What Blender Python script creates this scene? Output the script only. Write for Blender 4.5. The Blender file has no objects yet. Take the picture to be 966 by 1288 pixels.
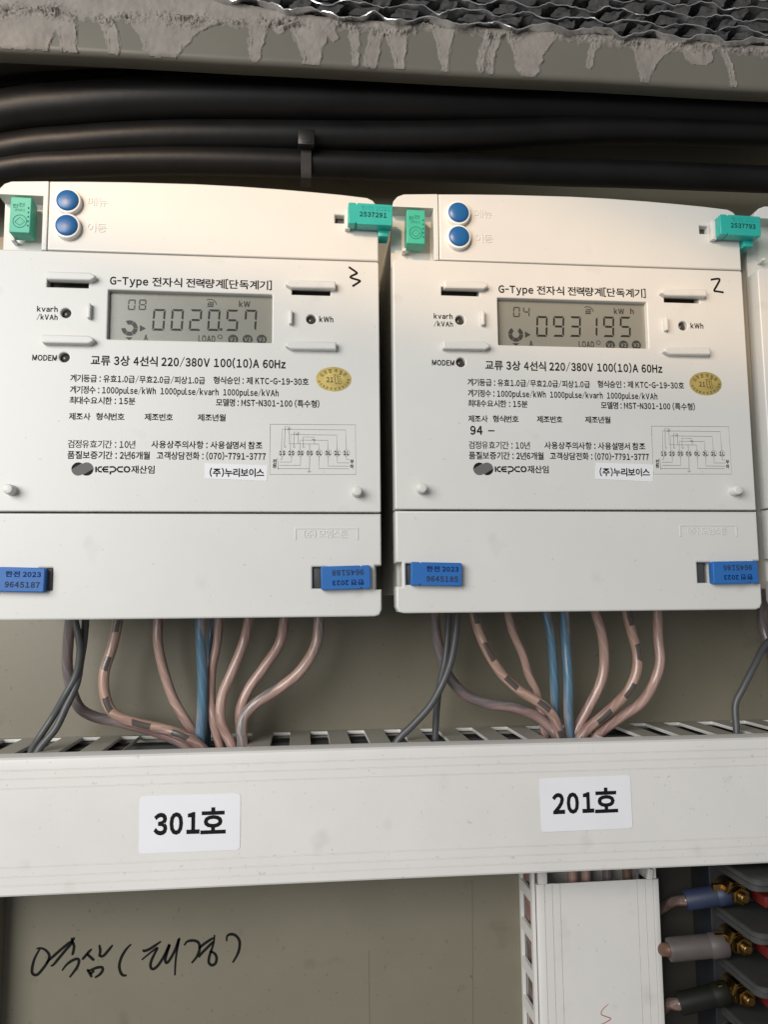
import bpy, bmesh, math, random
import numpy as np
from mathutils import Vector, Matrix, noise
random.seed(7)
MM = 0.001
scene = bpy.context.scene
COL = scene.collection

# ---------------------------------------------------------------- camera
F_PX, YAW, PITCH, ROLL = 1018.5, math.radians(5.912), math.radians(6.412), math.radians(-0.531)
CAM = np.array([0.0, -370.0, 0.0])            # mm
def cam_axes():
    r = np.array([math.cos(YAW), -math.sin(YAW), 0.0]); w = np.array([math.sin(YAW), math.cos(YAW), 0.0])
    u = np.array([0, 0, 1.0])
    w, u = w*math.cos(PITCH)+u*math.sin(PITCH), u*math.cos(PITCH)-w*math.sin(PITCH)
    r, u = r*math.cos(ROLL)+u*math.sin(ROLL), u*math.cos(ROLL)-r*math.sin(ROLL)
    return r, u, w
AR, AU, AW = cam_axes()
def at(px, py, Y=0.0):
    """photo pixel -> real point (mm) on the upright plane at depth Y"""
    d = AW + AR*(px-483)/F_PX - AU*(py-644)/F_PX
    return CAM + d*(Y-CAM[1])/d[1]
cd = bpy.data.cameras.new('camera'); cam = bpy.data.objects.new('camera', cd); COL.objects.link(cam)
cd.sensor_fit = 'HORIZONTAL'; cd.sensor_width = 36; cd.lens = F_PX/966*36
cd.clip_start = 0.01; cd.clip_end = 50
M = Matrix.Identity(4)
for i in range(3):
    M[i][0] = AR[i]; M[i][1] = AU[i]; M[i][2] = -AW[i]; M[i][3] = CAM[i]*MM
cam.matrix_world = M
scene.camera = cam

# ---------------------------------------------------------------- light
world = bpy.data.worlds.new('World'); scene.world = world; world.use_nodes = True
bg = world.node_tree.nodes['Background']; bg.inputs[0].default_value = (0.95, 0.97, 1.0, 1); bg.inputs[1].default_value = 0.23
def area(name, loc, target, sx, sy, power, col):
    l = bpy.data.lights.new(name, 'AREA'); l.shape = 'RECTANGLE'; l.size = sx; l.size_y = sy; l.energy = power; l.color = col
    o = bpy.data.objects.new(name, l); COL.objects.link(o); o.location = loc
    o.rotation_euler = (Vector(target)-Vector(loc)).to_track_quat('-Z', 'Y').to_euler(); return o
area('daylight_opening', (-0.80, -1.05, 0.36), (0.02, 0, -0.02), 1.0, 0.8, 23, (1.0, 0.99, 0.972))
sp = bpy.data.lights.new('low_warm_light', 'SPOT'); spo = bpy.data.objects.new('low_warm_light', sp); COL.objects.link(spo)
sp.energy = 165; sp.color = (1.0, 0.62, 0.30); sp.shadow_soft_size = 0.02; sp.spot_size = math.radians(13.5); sp.spot_blend = 0.6
SPT = Vector((-0.05, 0, 0.208)); SPL = SPT + Vector((-0.36, -1.0, 0.30)).normalized()*2.6
spo.location = SPL
q = (SPT-SPL).to_track_quat('-Z', 'Y') @ Matrix.Rotation(math.radians(-9), 3, 'Z').to_quaternion()
spo.rotation_euler = q.to_euler(); spo.scale = (1.15, 0.175, 1)
vs = scene.view_settings
scene.display_settings.display_device = 'sRGB'
vs.view_transform = 'Standard'; vs.look = 'None'; vs.gamma = 1; vs.use_curve_mapping = False; vs.exposure = 0.0
scene.cycles.max_bounces = 8

# ---------------------------------------------------------------- materials
MATS = {}
def mat(name, col, rough=0.5, metal=0.0, bump=0.0, bscale=800, var=0.0, vscale=25, spec=0.5, coat=0.0, trans=0.0, speck=0.0, scratch=0.0):
    if name in MATS: return MATS[name]
    m = bpy.data.materials.new(name); m.use_nodes = True; MATS[name] = m
    nt = m.node_tree; N = nt.nodes; L = nt.links; b = N['Principled BSDF']
    b.inputs['Base Color'].default_value = (*col, 1); b.inputs['Roughness'].default_value = rough
    b.inputs['Metallic'].default_value = metal; b.inputs['Specular IOR Level'].default_value = spec
    b.inputs['Coat Weight'].default_value = coat; b.inputs['Transmission Weight'].default_value = trans
    tc = N.new('ShaderNodeTexCoord')
    if var:
        n = N.new('ShaderNodeTexNoise'); n.inputs['Scale'].default_value = vscale; n.inputs['Detail'].default_value = 6
        n.inputs['Roughness'].default_value = 0.65
        L.new(tc.outputs['Object'], n.inputs['Vector'])
        mp = N.new('ShaderNodeMapRange'); mp.inputs[1].default_value = 0.3; mp.inputs[2].default_value = 0.7
        mp.inputs[3].default_value = 1-var; mp.inputs[4].default_value = 1+var*0.6
        L.new(n.outputs['Fac'], mp.inputs[0])
        mx = N.new('ShaderNodeMix'); mx.data_type = 'RGBA'; mx.blend_type = 'MULTIPLY'; mx.inputs[0].default_value = 1
        mx.inputs[6].default_value = (*col, 1)
        cb = N.new('ShaderNodeCombineColor')
        for k in range(3): L.new(mp.outputs[0], cb.inputs[k])
        L.new(cb.outputs[0], mx.inputs[7]); out = mx.outputs[2]
        for amt, vec, sc, lo, hi in ((speck, (1, 1, 1), 420, 0.70, 0.76), (speck*0.6, (1, 1, 1), 60, 0.66, 0.8), (scratch, (1, 1, 0.03), 700, 0.72, 0.78)):
            if not amt: continue
            mpn = N.new('ShaderNodeMapping'); mpn.inputs['Scale'].default_value = vec; L.new(tc.outputs['Object'], mpn.inputs[0])
            ns = N.new('ShaderNodeTexNoise'); ns.inputs['Scale'].default_value = sc; ns.inputs['Detail'].default_value = 2; L.new(mpn.outputs[0], ns.inputs['Vector'])
            mr = N.new('ShaderNodeMapRange'); mr.inputs[1].default_value = lo; mr.inputs[2].default_value = hi; mr.inputs[3].default_value = 0; mr.inputs[4].default_value = amt
            L.new(ns.outputs['Fac'], mr.inputs[0]); m3 = N.new('ShaderNodeMix'); m3.data_type = 'RGBA'; L.new(mr.outputs[0], m3.inputs[0]); L.new(out, m3.inputs[6])
            m3.inputs[7].default_value = (col[0]*0.35, col[1]*0.33, col[2]*0.3, 1); out = m3.outputs[2]
        L.new(out, b.inputs['Base Color'])
        r2 = N.new('ShaderNodeMapRange'); r2.inputs[3].default_value = rough-0.06; r2.inputs[4].default_value = rough+0.1
        L.new(n.outputs['Fac'], r2.inputs[0]); L.new(r2.outputs[0], b.inputs['Roughness'])
    if bump:
        n2 = N.new('ShaderNodeTexNoise'); n2.inputs['Scale'].default_value = bscale; n2.inputs['Detail'].default_value = 4
        L.new(tc.outputs['Object'], n2.inputs['Vector'])
        bp = N.new('ShaderNodeBump'); bp.inputs['Strength'].default_value = bump; bp.inputs['Distance'].default_value = 0.0004
        L.new(n2.outputs['Fac'], bp.inputs['Height']); L.new(bp.outputs[0], b.inputs['Normal'])
    return m
PLASTIC = mat('ivory_plastic', (0.61, 0.60, 0.565), 0.37, bump=0.07, bscale=1500, var=0.04, vscale=14, speck=0.25)
HOUSE = mat('housing_plastic', (0.56, 0.545, 0.49), 0.5, bump=0.05, bscale=1500, var=0.05, vscale=20)
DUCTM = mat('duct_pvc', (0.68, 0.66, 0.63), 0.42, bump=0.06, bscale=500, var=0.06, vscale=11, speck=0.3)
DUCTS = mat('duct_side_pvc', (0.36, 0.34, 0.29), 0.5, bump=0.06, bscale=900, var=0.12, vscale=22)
STEEL = mat('painted_steel', (0.190, 0.173, 0.125), 0.42, bump=0.12, bscale=260, var=0.09, vscale=9, speck=0.5, scratch=0.25)
FRAMEM = mat('frame_paint', (0.135, 0.125, 0.100), 0.45, bump=0.05, bscale=600, var=0.08, vscale=18)
INK = mat('black_ink', (0.009, 0.009, 0.009), 0.6, spec=0.12)
INKG = mat('grey_ink', (0.13, 0.125, 0.12), 0.6, spec=0.2)
SEGM = mat('lcd_segment', (0.022, 0.022, 0.02), 0.4, spec=0.25)
SEGW = mat('lcd_segment_faint', (0.045, 0.045, 0.04), 0.4, spec=0.25)
LCDM = mat('lcd_glass', (0.22, 0.215, 0.18), 0.25, var=0.04, vscale=30, spec=0.6)
BLACK = mat('black_plastic', (0.012, 0.012, 0.012), 0.5)
DARKG = mat('dark_grey_plastic', (0.06, 0.06, 0.06), 0.45)
LENS = mat('led_lens', (0.05, 0.045, 0.04), 0.12)
BLUEB = mat('blue_button', (0.010, 0.10, 0.28), 0.33, bump=0.03, bscale=700)
WHITEP = mat('white_plastic', (0.78, 0.76, 0.72), 0.35)
GREEN = mat('green_seal', (0.045, 0.40, 0.27), 0.38, bump=0.05, bscale=900, var=0.06, vscale=60)
TEAL = mat('teal_seal', (0.02, 0.36, 0.31), 0.34, bump=0.05, bscale=900, var=0.06, vscale=60)
BLUES = mat('blue_seal', (0.022, 0.125, 0.38), 0.42, spec=0.35, bump=0.05, bscale=900, var=0.06, vscale=60)
GREENI = mat('green_print', (0.012, 0.12, 0.085), 0.6, spec=0.1)
BLUEI = mat('blue_print', (0.006, 0.02, 0.085), 0.6, spec=0.1)
GREYI = mat('grey_print', (0.03, 0.042, 0.08), 0.6, spec=0.1)
GREYG = mat('dim_green_print', (0.015, 0.05, 0.045), 0.6, spec=0.1)
GOLD = mat('gold_sticker', (0.62, 0.48, 0.16), 0.33, metal=0.55, var=0.25, vscale=120)
PAPER = mat('label_paper', (0.76, 0.76, 0.78), 0.5, bump=0.05, bscale=500, var=0.02, vscale=60)
PAPER2 = mat('gloss_label', (0.72, 0.72, 0.73), 0.3)
CABLEM = mat('black_cable', (0.006, 0.0055, 0.0055), 0.42, spec=0.3, bump=0.2, bscale=200, var=0.4, vscale=26)
TIEM = mat('cable_tie', (0.009, 0.0085, 0.008), 0.4, bump=0.1)
GREYW = mat('grey_wire', (0.075, 0.077, 0.078), 0.4, var=0.12, vscale=60)
MORTAR = mat('mortar', (0.25, 0.225, 0.20), 0.85, bump=0.6, bscale=500, var=0.2, vscale=70, spec=0.2)
FILM = mat('mortar_film', (0.165, 0.150, 0.128), 0.65, bump=0.2, bscale=500, var=0.12, vscale=60)
FOAMM = mat('foam_rubber', (0.065, 0.063, 0.062), 0.9, bump=1.0, bscale=900, var=0.4, vscale=300, spec=0.2)
FOIL = mat('silver_foil', (0.72, 0.72, 0.72), 0.27, metal=0.9, bump=1.0, bscale=190, var=0.45, vscale=70)
BARR = mat('grey_barrier', (0.050, 0.051, 0.050), 0.45, spec=0.3, var=0.15, vscale=50, bump=0.06)
BLOCKM = mat('terminal_body', (0.012, 0.013, 0.016), 0.5)
BRASS = mat('brass', (0.24, 0.145, 0.045), 0.3, metal=1.0, var=0.35, vscale=260)
REDM = mat('red_insulation', (0.13, 0.014, 0.010), 0.4)
BLUESL = mat('blue_sleeve', (0.018, 0.027, 0.06), 0.5, var=0.12, vscale=120)
GREYSL = mat('grey_sleeve', (0.085, 0.072, 0.068), 0.5, var=0.1, vscale=90)
BLKSL = mat('black_sleeve', (0.009, 0.009, 0.007), 0.55, spec=0.2)
REDI = mat('red_pen', (0.42, 0.11, 0.09), 0.6)

def wiremat(name, c1, c2, twist=2.2, dash=False, bias=0.5, ulight=None):
    """clear PVC over a stranded conductor: two tones running round the wire, optional printed dashes"""
    m = bpy.data.materials.new(name); m.use_nodes = True
    nt = m.node_tree; N = nt.nodes; L = nt.links; b = N['Principled BSDF']
    b.inputs['Roughness'].default_value = 0.3; b.inputs['Coat Weight'].default_value = 0.35; b.inputs['Coat Roughness'].default_value = 0.18
    uv = N.new('ShaderNodeUVMap'); sx = N.new('ShaderNodeSeparateXYZ'); L.new(uv.outputs[0], sx.inputs[0])
    def mth(op, a, bb=None, c=None):
        n = N.new('ShaderNodeMath'); n.operation = op
        for k, v in enumerate((a, bb, c)):
            if v is None: continue
            if isinstance(v, (int, float)): n.inputs[k].default_value = v
            else: L.new(v, n.inputs[k])
        return n.outputs[0]
    nz = N.new('ShaderNodeTexNoise'); nz.inputs['Scale'].default_value = 70; nz.inputs['Detail'].default_value = 3
    tc = N.new('ShaderNodeTexCoord'); L.new(tc.outputs['Object'], nz.inputs['Vector'])
    ph = mth('MULTIPLY_ADD', sx.outputs[1], 9.0, sx.outputs[0])           # slow twist along the wire (v in metres)
    ph = mth('ADD', ph, mth('MULTIPLY', nz.outputs[0], 0.55))
    s = mth('SINE', mth('MULTIPLY', ph, 6.2832))
    strand = mth('SINE', mth('MULTIPLY', mth('ADD', mth('MULTIPLY_ADD', sx.outputs[1], 48.0, mth('MULTIPLY', sx.outputs[0], 3.0)), mth('MULTIPLY', nz.outputs[0], 1.4)), 6.2832))
    fac = mth('MULTIPLY_ADD', s, 0.9, bias)
    fac = mth('ADD', fac, mth('MULTIPLY', strand, 0.25))
    fac = mth('MINIMUM', mth('MAXIMUM', fac, 0), 1)
    mx = N.new('ShaderNodeMix'); mx.data_type = 'RGBA'; L.new(fac, mx.inputs[0])
    mx.inputs[6].default_value = (*c1, 1); mx.inputs[7].default_value = (*c2, 1); out = mx.outputs[2]
    st = mth('MULTIPLY', mth('POWER', mth('MAXIMUM', mth('SINE', mth('MULTIPLY', mth('ADD', mth('MULTIPLY_ADD', sx.outputs[1], 75.0, mth('MULTIPLY', sx.outputs[0], 5.0)), mth('MULTIPLY', nz.outputs[0], 2.2)), 6.2832)), 0), 3.0), 0.36)
    m0 = N.new('ShaderNodeMix'); m0.data_type = 'RGBA'; L.new(st, m0.inputs[0]); L.new(out, m0.inputs[6])
    m0.inputs[7].default_value = (*[min(0.75, c*1.55+0.06) for c in c1], 1); out = m0.outputs[2]
    if dash:
        fr = mth('FRACT', mth('MULTIPLY_ADD', sx.outputs[1], 50.0, mth('MULTIPLY', nz.outputs[0], 0.5)))
        d1 = mth('LESS_THAN', fr, 0.42)
        du = mth('ABSOLUTE', mth('SUBTRACT', mth('FRACT', mth('ADD', sx.outputs[0], 0.5)), 0.5))
        d2 = mth('LESS_THAN', du, 0.10)
        mk = mth('MULTIPLY', mth('MULTIPLY', d1, d2), 0.9)
        m2 = N.new('ShaderNodeMix'); m2.data_type = 'RGBA'; L.new(mk, m2.inputs[0]); L.new(out, m2.inputs[6])
        m2.inputs[7].default_value = (0.05, 0.048, 0.045, 1); out = m2.outputs[2]
    L.new(out, b.inputs['Base Color'])
    bp = N.new('ShaderNodeBump'); bp.inputs['Strength'].default_value = 0.12; bp.inputs['Distance'].default_value = 0.0003
    L.new(strand, bp.inputs['Height']); L.new(bp.outputs[0], b.inputs['Normal'])
    return m
PINK = (0.39, 0.255, 0.21); PINKD = (0.25, 0.155, 0.135); MAUVE = (0.15, 0.125, 0.125); GREYP = (0.17, 0.16, 0.155)
W_PINK = wiremat('pink_wire', PINK, PINKD, bias=0.35)
W_PGREY = wiremat('pink_grey_wire', PINK, GREYP, bias=0.5)
W_MAUVE = wiremat('mauve_wire', MAUVE, (0.30, 0.19, 0.175), bias=0.15)
W_DASH = wiremat('dashed_wire', (0.38, 0.245, 0.19), PINKD, bias=0.2, dash=1)
W_BLUE = wiremat('blue_wire', (0.075, 0.155, 0.225), (0.33, 0.26, 0.25), bias=0.02)
W_DIM = wiremat('brown_pink_wire', (0.17, 0.10, 0.08), (0.08, 0.065, 0.06), bias=0.3)

# ---------------------------------------------------------------- object helpers
def tagp(o, label=None, cat=None, group=None, kind=None):
    if label: o['label'] = label
    if cat: o['category'] = cat
    if group: o['group'] = group
    if kind: o['kind'] = kind
    return o
def thing(name, base, label, cat, group=None):
    o = bpy.data.objects.new(name, None); COL.objects.link(o); o.empty_display_size = 0.01
    o.location = [c*MM for c in base]; return tagp(o, label, cat, group)
def link(name, me, parent=None, top=None):
    """verts are world mm; 'top' = base (mm) of the top-level thing, so children sit back on world axes"""
    o = bpy.data.objects.new(name, me); COL.objects.link(o)
    if parent is not None:
        o.parent = parent
        if parent.type == 'EMPTY' and parent.parent is None: o.location = -Vector(parent.get('_b', parent.location))
    return o
def finish(me, m, smooth=None):
    me.materials.clear(); me.materials.append(m)
    if smooth is not None:
        me.shade_smooth(); me.set_sharp_from_angle(angle=math.radians(smooth))
    return me
def from_lists(name, vs_, fs, m, smooth=None):
    me = bpy.data.meshes.new(name); me.from_pydata([[c*MM for c in v] for v in vs_], [], fs); me.update()
    return finish(me, m, smooth)
def from_bm(name, bm, m, smooth=None):
    me = bpy.data.meshes.new(name); bm.normal_update(); bm.to_mesh(me); bm.free(); return finish(me, m, smooth)
def box_mesh(name, x0, x1, y0, y1, z0, z1, m, bev=0.3, seg=2, rot=None, taper=None):
    bm = bmesh.new(); r = bmesh.ops.create_cube(bm, size=1)
    for v in bm.verts:
        v.co = Vector(((x0+x1)/2+v.co.x*(x1-x0), (y0+y1)/2+v.co.y*(y1-y0), (z0+z1)/2+v.co.z*(z1-z0)))
    if taper: taper(bm)
    if bev: bmesh.ops.bevel(bm, geom=bm.edges[:], offset=bev, segments=seg, affect='EDGES', profile=0.5)
    if rot:
        c, ax, an = rot; bmesh.ops.rotate(bm, verts=bm.verts, cent=c, matrix=Matrix.Rotation(math.radians(an), 3, ax))
    bmesh.ops.scale(bm, vec=(MM,)*3, verts=bm.verts)
    return from_bm(name, bm, m, 35)
_tmp = None
def curve_mesh(cu):
    o = bpy.data.objects.new('tmp', cu); COL.objects.link(o)
    dg = bpy.context.evaluated_depsgraph_get()
    me = bpy.data.meshes.new_from_object(o.evaluated_get(dg))
    bpy.data.objects.remove(o); return me
def rounded(x0, x1, z0, z1, r, n=4):
    if not isinstance(r, (tuple, list)): r = (r,)*4     # bl, br, tr, tl
    pts = []
    for (cx, cz, rr, a0) in ((x0+r[0], z0+r[0], r[0], 180), (x1-r[1], z0+r[1], r[1], 270), (x1-r[2], z1-r[2], r[2], 0), (x0+r[3], z1-r[3], r[3], 90)):
        if rr <= 0: pts.append((cx, cz)); continue
        for k in range(n+1):
            a = math.radians(a0+90*k/n); pts.append((cx+rr*math.cos(a), cz+rr*math.sin(a)))
    return pts
def circle(cx, cz, r, n=24, rz=None):
    return [(cx+r*math.cos(2*math.pi*k/n), cz+(rz or r)*math.sin(2*math.pi*k/n)) for k in range(n)]
def area2(p): return sum(p[i][0]*p[(i+1) % len(p)][1]-p[(i+1) % len(p)][0]*p[i][1] for i in range(len(p)))/2
def plate(name, outline, holes, yf, th, m, bev=0.5, seg=3, smooth=30):
    """extruded plate facing the camera: outline/holes as (x,z) mm, front plane at yf, thickness th"""
    cu = bpy.data.curves.new(name, 'CURVE'); cu.dimensions = '2D'; cu.fill_mode = 'BOTH'
    if area2(outline) < 0: outline = outline[::-1]
    for i, pts in enumerate([outline]+list(holes)):
        if i and area2(pts) > 0: pts = pts[::-1]
        s = cu.splines.new('POLY'); s.points.add(len(pts)-1); s.use_cyclic_u = True
        for k, (x, z) in enumerate(pts): s.points[k].co = (x, z, 0, 1)
    cu.extrude = max(th/2-bev, 0); cu.bevel_depth = bev; cu.bevel_resolution = seg; cu.offset = -bev
    me = curve_mesh(cu); bpy.data.curves.remove(cu)
    me.transform(Matrix(((MM, 0, 0, 0), (0, 0, -MM, (yf+th/2)*MM), (0, MM, 0, 0), (0, 0, 0, 1))))
    bm = bmesh.new(); bm.from_mesh(me); bmesh.ops.remove_doubles(bm, verts=bm.verts, dist=1e-6); bm.to_mesh(me); bm.free()
    finish(me, m, smooth)
    for p in me.polygons:
        if abs(p.normal.y) > 0.9995: p.use_smooth = False
    return me
def flat(name, polys, y, m, th=0.0):
    """flat print: list of (x,z) polygons laid at depth y"""
    vs_, fs = [], []
    for p in polys:
        b = len(vs_); vs_ += [(x, y, z) for x, z in p]; fs.append(tuple(range(b, b+len(p))))
    me = from_lists(name, vs_, fs, m); bm = bmesh.new(); bm.from_mesh(me); bmesh.ops.triangulate(bm, faces=[f for f in bm.faces if len(f.verts) > 4])
    for f in bm.faces: f.normal_update()
    for f in [f for f in bm.faces if f.normal.y > 0]: f.normal_flip()
    bm.to_mesh(me); bm.free(); return me
def smooth_path(pts, n=8):
    P = [np.array(p, float) for p in pts]; out = []
    for i in range(len(P)-1):
        p0 = P[max(i-1, 0)]; p1 = P[i]; p2 = P[i+1]; p3 = P[min(i+2, len(P)-1)]
        for k in range(n):
            t = k/n; out.append(0.5*((2*p1)+(-p0+p2)*t+(2*p0-5*p1+4*p2-p3)*t*t+(-p0+3*p1-3*p2+p3)*t**3))
    out.append(P[-1]); return out
def ribbon(pts, w, close=False, taper=False):
    """polyline (x,z) -> list of quads of width w"""
    P = [np.array(p[:2], float) for p in pts]
    if close: P.append(P[0])
    L, R = [], []
    for i in range(len(P)):
        a = P[max(i-1, 0)]; b = P[min(i+1, len(P)-1)]
        if close and i in (0, len(P)-1): a = P[-2]; b = P[1]
        d = b-a; d /= max(np.hypot(*d), 1e-6); nrm = np.array([-d[1], d[0]])
        ww = w/2
        if taper: ww *= 0.55+0.45*min(1, 4*i/len(P), 4*(len(P)-1-i)/len(P)+0.2)
        L.append(P[i]+nrm*ww); R.append(P[i]-nrm*ww)
    return [[tuple(L[i]), tuple(R[i]), tuple(R[i+1]), tuple(L[i+1])] for i in range(len(P)-1)]
def tube(name, pts, r, m, seg=16, n=8, smooth=True, rfun=None, caps=True):
    path = smooth_path(pts, n) if smooth else [np.array(p, float) for p in pts]
    vs_, fs, uvs = [], [], []
    t0 = path[1]-path[0]; t0 = t0/np.linalg.norm(t0); up = np.array([0.12, -1, 0.05]) if abs(t0[1]) < .9 else np.array([0, 0, 1.0]); up = up-t0*(up@t0); up = up/np.linalg.norm(up); dist = 0; ds = []
    for i, p in enumerate(path):
        t = path[min(i+1, len(path)-1)]-path[max(i-1, 0)]; t /= np.linalg.norm(t)
        up = up-t*(up@t); up /= np.linalg.norm(up); sd = np.cross(t, up)
        if i: dist += np.linalg.norm(p-path[i-1])
        ds.append(dist); rr = rfun(i/(len(path)-1))*r if rfun else r
        for k in range(seg):
            a = 2*math.pi*k/seg; vs_.append(p+rr*(math.cos(a)*up+math.sin(a)*sd))
    for i in range(len(path)-1):
        for k in range(seg):
            k2 = (k+1) % seg; fs.append((i*seg+k, i*seg+k2, (i+1)*seg+k2, (i+1)*seg+k))
            uvs += [(k/seg, ds[i]*MM), ((k+1)/seg, ds[i]*MM), ((k+1)/seg, ds[i+1]*MM), (k/seg, ds[i+1]*MM)]
    if caps:
        fs.append(tuple(range(seg))[::-1]); uvs += [(0, 0)]*seg
        b = (len(path)-1)*seg; fs.append(tuple(range(b, b+seg))); uvs += [(0, 0)]*seg
    me = from_lists(name, vs_, fs, m); uvl = me.uv_layers.new(name='UVMap')
    uvl.data.foreach_set('uv', np.array(uvs, dtype=np.float32).ravel())
    me.shade_smooth(); me.set_sharp_from_angle(angle=math.radians(60)); return me
_ref = {}
GLYPH = {}
def glyph(ch, off):
    if (ch, off) not in GLYPH:
        c = chr(ord(ch)+0xFEE0) if '!' <= ch <= '~' else ch
        cu = bpy.data.curves.new('t', 'FONT'); cu.body = c; cu.offset = off; cu.resolution_u = 3
        me = curve_mesh(cu); bpy.data.curves.remove(cu)
        co = np.empty(len(me.vertices)*3, np.float32); me.vertices.foreach_get('co', co); co = co.reshape(-1, 3)
        ar = sum(p.area for p in me.polygons)
        GLYPH[(ch, off)] = (co, [tuple(p.vertices) for p in me.polygons], ar); bpy.data.meshes.remove(me)
        if off > 0.004:                        # an over-thick outline can fail to fill: fall back to a thinner one
            a0 = glyph(ch, 0.0)[2]
            if ar < a0*(1+off*4): GLYPH[(ch, off)] = glyph(ch, off-0.006 if off-0.006 > 0.004 else 0.0)
    return GLYPH[(ch, off)]
def text_raw(s, off):
    V, F, x = [], [], 0.0; n0 = 0
    for ch in s:
        if ch == ' ': x += 0.26; continue
        lat = ord(ch) < 256; co, fs, _ = glyph(ch, round(off+(0.012 if lat and off else 0), 4)); co = co.copy(); co[:, 0] *= 0.80 if lat else 1.0; a, b = co[:, 0].min(), co[:, 0].max(); gap = 0.04 if ord(ch) < 256 else 0.035
        if ch in '/-': co[:, 0] = (co[:, 0]-a)*0.55+a; b = a+(b-a)*0.55
        if ch in '1': gap = 0.09
        co[:, 0] += x-a+gap; x += (b-a)+2*gap
        V.append(co); F += [tuple(i+n0 for i in f) for f in fs]; n0 += len(co)
    co = np.concatenate(V); me = bpy.data.meshes.new('t'); me.from_pydata(co.tolist(), [], F); me.update(); return me, co
_ref = {}
def text_mesh(name, s, x0, x1, zc, h, m, y=-0.06, bold=0.012, ref='가', ext=0.0, rot=0, shear=0):
    if not ext and 0 < bold < .025: bold += 0.007
    """text fitted between x0..x1 (mm), reference glyph height h centred at zc, laid flat at depth y"""
    me, co = text_raw(s, bold)
    if (ref, bold) not in _ref:
        m2, c2 = text_raw(ref, bold); _ref[(ref, bold)] = (c2[:, 1].min(), c2[:, 1].max()); bpy.data.meshes.remove(m2)
    r0, r1 = _ref[(ref, bold)]
    sx = (x1-x0)/(co[:, 0].max()-co[:, 0].min()); sz = h/(r1-r0)
    X = x0+(co[:, 0]-co[:, 0].min())*sx; Z = zc+(co[:, 1]-(r0+r1)/2)*sz
    if ext:
        bm = bmesh.new(); bm.from_mesh(me); n0 = len(bm.verts)
        for i, v in enumerate(bm.verts): v.co = (X[i]*MM, y*MM, Z[i]*MM)
        ex = bmesh.ops.extrude_face_region(bm, geom=bm.faces[:])
        for v in [g for g in ex['geom'] if isinstance(g, bmesh.types.BMVert)]: v.co.y -= ext*MM
        bmesh.ops.recalc_face_normals(bm, faces=bm.faces); bm.to_mesh(me); bm.free()
    else:
        out = np.stack([X*MM, np.full_like(X, y*MM), Z*MM], 1).astype(np.float32)
        me.vertices.foreach_set('co', out.ravel()); me.update()
    if rot:
        c = Vector(((x0+x1)/2*MM, 0, zc*MM)); me.transform(Matrix.Translation(c) @ Matrix.Rotation(math.radians(rot), 4, 'Y') @ Matrix.Translation(-c))
    me.name = name; return finish(me, m)
def place_single(name, me, label, cat, group=None, kind=None):
    """a thing that is one mesh: origin moved to the bottom centre of its box"""
    co = np.empty(len(me.vertices)*3, np.float32); me.vertices.foreach_get('co', co); co = co.reshape(-1, 3)
    c = Vector(((co[:, 0].min()+co[:, 0].max())/2, (co[:, 1].min()+co[:, 1].max())/2, co[:, 2].min()))
    me.transform(Matrix.Translation(-c)); o = bpy.data.objects.new(name, me); COL.objects.link(o); o.location = c
    return tagp(o, label, cat, group, kind)
def px2(pts, Y, off=(0, 0)): return [tuple(at(x, y, Y)[[0, 2]]-np.array(off)) for x, y in pts]

# ================================================================ SETTING: cabinet
YB = 87.0
CB = (50, 87, -350)
cab = thing('cabinet', CB, 'beige painted steel meter cabinet, its back plate and top frame behind everything', 'cabinet')
link('back_plate', box_mesh('back_plate', -330, 620, YB, YB+1.6, -420, 302, STEEL, 0), cab)
link('side_rail', box_mesh('side_rail', -190, -151.3, YB-14, YB-0.05, -420, -126, STEEL, 0.8), cab)
link('top_plate', box_mesh('top_plate', -330, 620, 32, YB-0.05, 300.2, 301.8, STEEL, 0), cab)
# top frame: face, rounded bend, short return, inner lip (swept along X, very slightly rising to the right)
prof = [(31.2, 300.4), (20.6, 300.4), (20.0, 299.8)]
prof.append((20.0, 277.5))
for k in range(7):
    a = math.radians(90*k/6); prof.append((23.0-3.0*math.cos(a), 277.0-3.0*math.sin(a)))
prof += [(30.0, 274.0), (30.9, 274.4), (31.2, 275.2), (31.2, 300.1)]
vs_, fs = [], []
xs = np.linspace(-330, 620, 40)
for x in xs:
    for (y, z) in prof: vs_.append((x, y+0.15*math.sin(x*0.03), z+0.0055*(x+150)+0.12*math.sin(x*0.05)))
n = len(prof)
for i in range(len(xs)-1):
    for k in range(n-1): fs.append((i*n+k, i*n+k+1, (i+1)*n+k+1, (i+1)*n+k))
link('top_frame', from_lists('top_frame', vs_, fs, FRAMEM, 40), cab)

# handwriting on the back plate
def crop(pts, ox, oy, s): return [(ox+x/s, oy+y/s) for x, y in pts]
HW1 = [[(105, 185), (135, 178), (175, 190), (208, 225), (212, 260), (195, 300), (160, 350), (120, 395), (92, 403), (70, 385), (70, 345), (85, 280), (110, 225), (135, 185)],
 [(185, 305), (230, 262), (300, 200), (360, 150), (405, 118), (425, 88)], [(225, 328), (250, 315), (300, 255), (350, 195), (395, 145), (405, 125), (400, 92)],
 [(405, 110), (420, 160), (415, 205), (405, 238)], [(320, 367), (355, 320), (400, 285), (445, 268), (462, 285), (450, 330), (420, 375), (383, 423)],
 [(570, 185), (540, 215), (510, 250), (488, 275)], [(528, 225), (560, 255), (590, 282)], [(632, 150), (640, 200), (632, 250)], [(745, 152), (710, 195), (670, 240), (635, 250)],
 [(530, 355), (550, 385), (570, 422)], [(535, 370), (575, 355), (620, 340), (655, 340), (660, 365), (635, 400), (595, 425)], [(555, 395), (590, 365)],
 [(900, 145), (860, 185), (820, 250), (800, 320), (808, 375), (830, 405), (862, 406)]]
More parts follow.
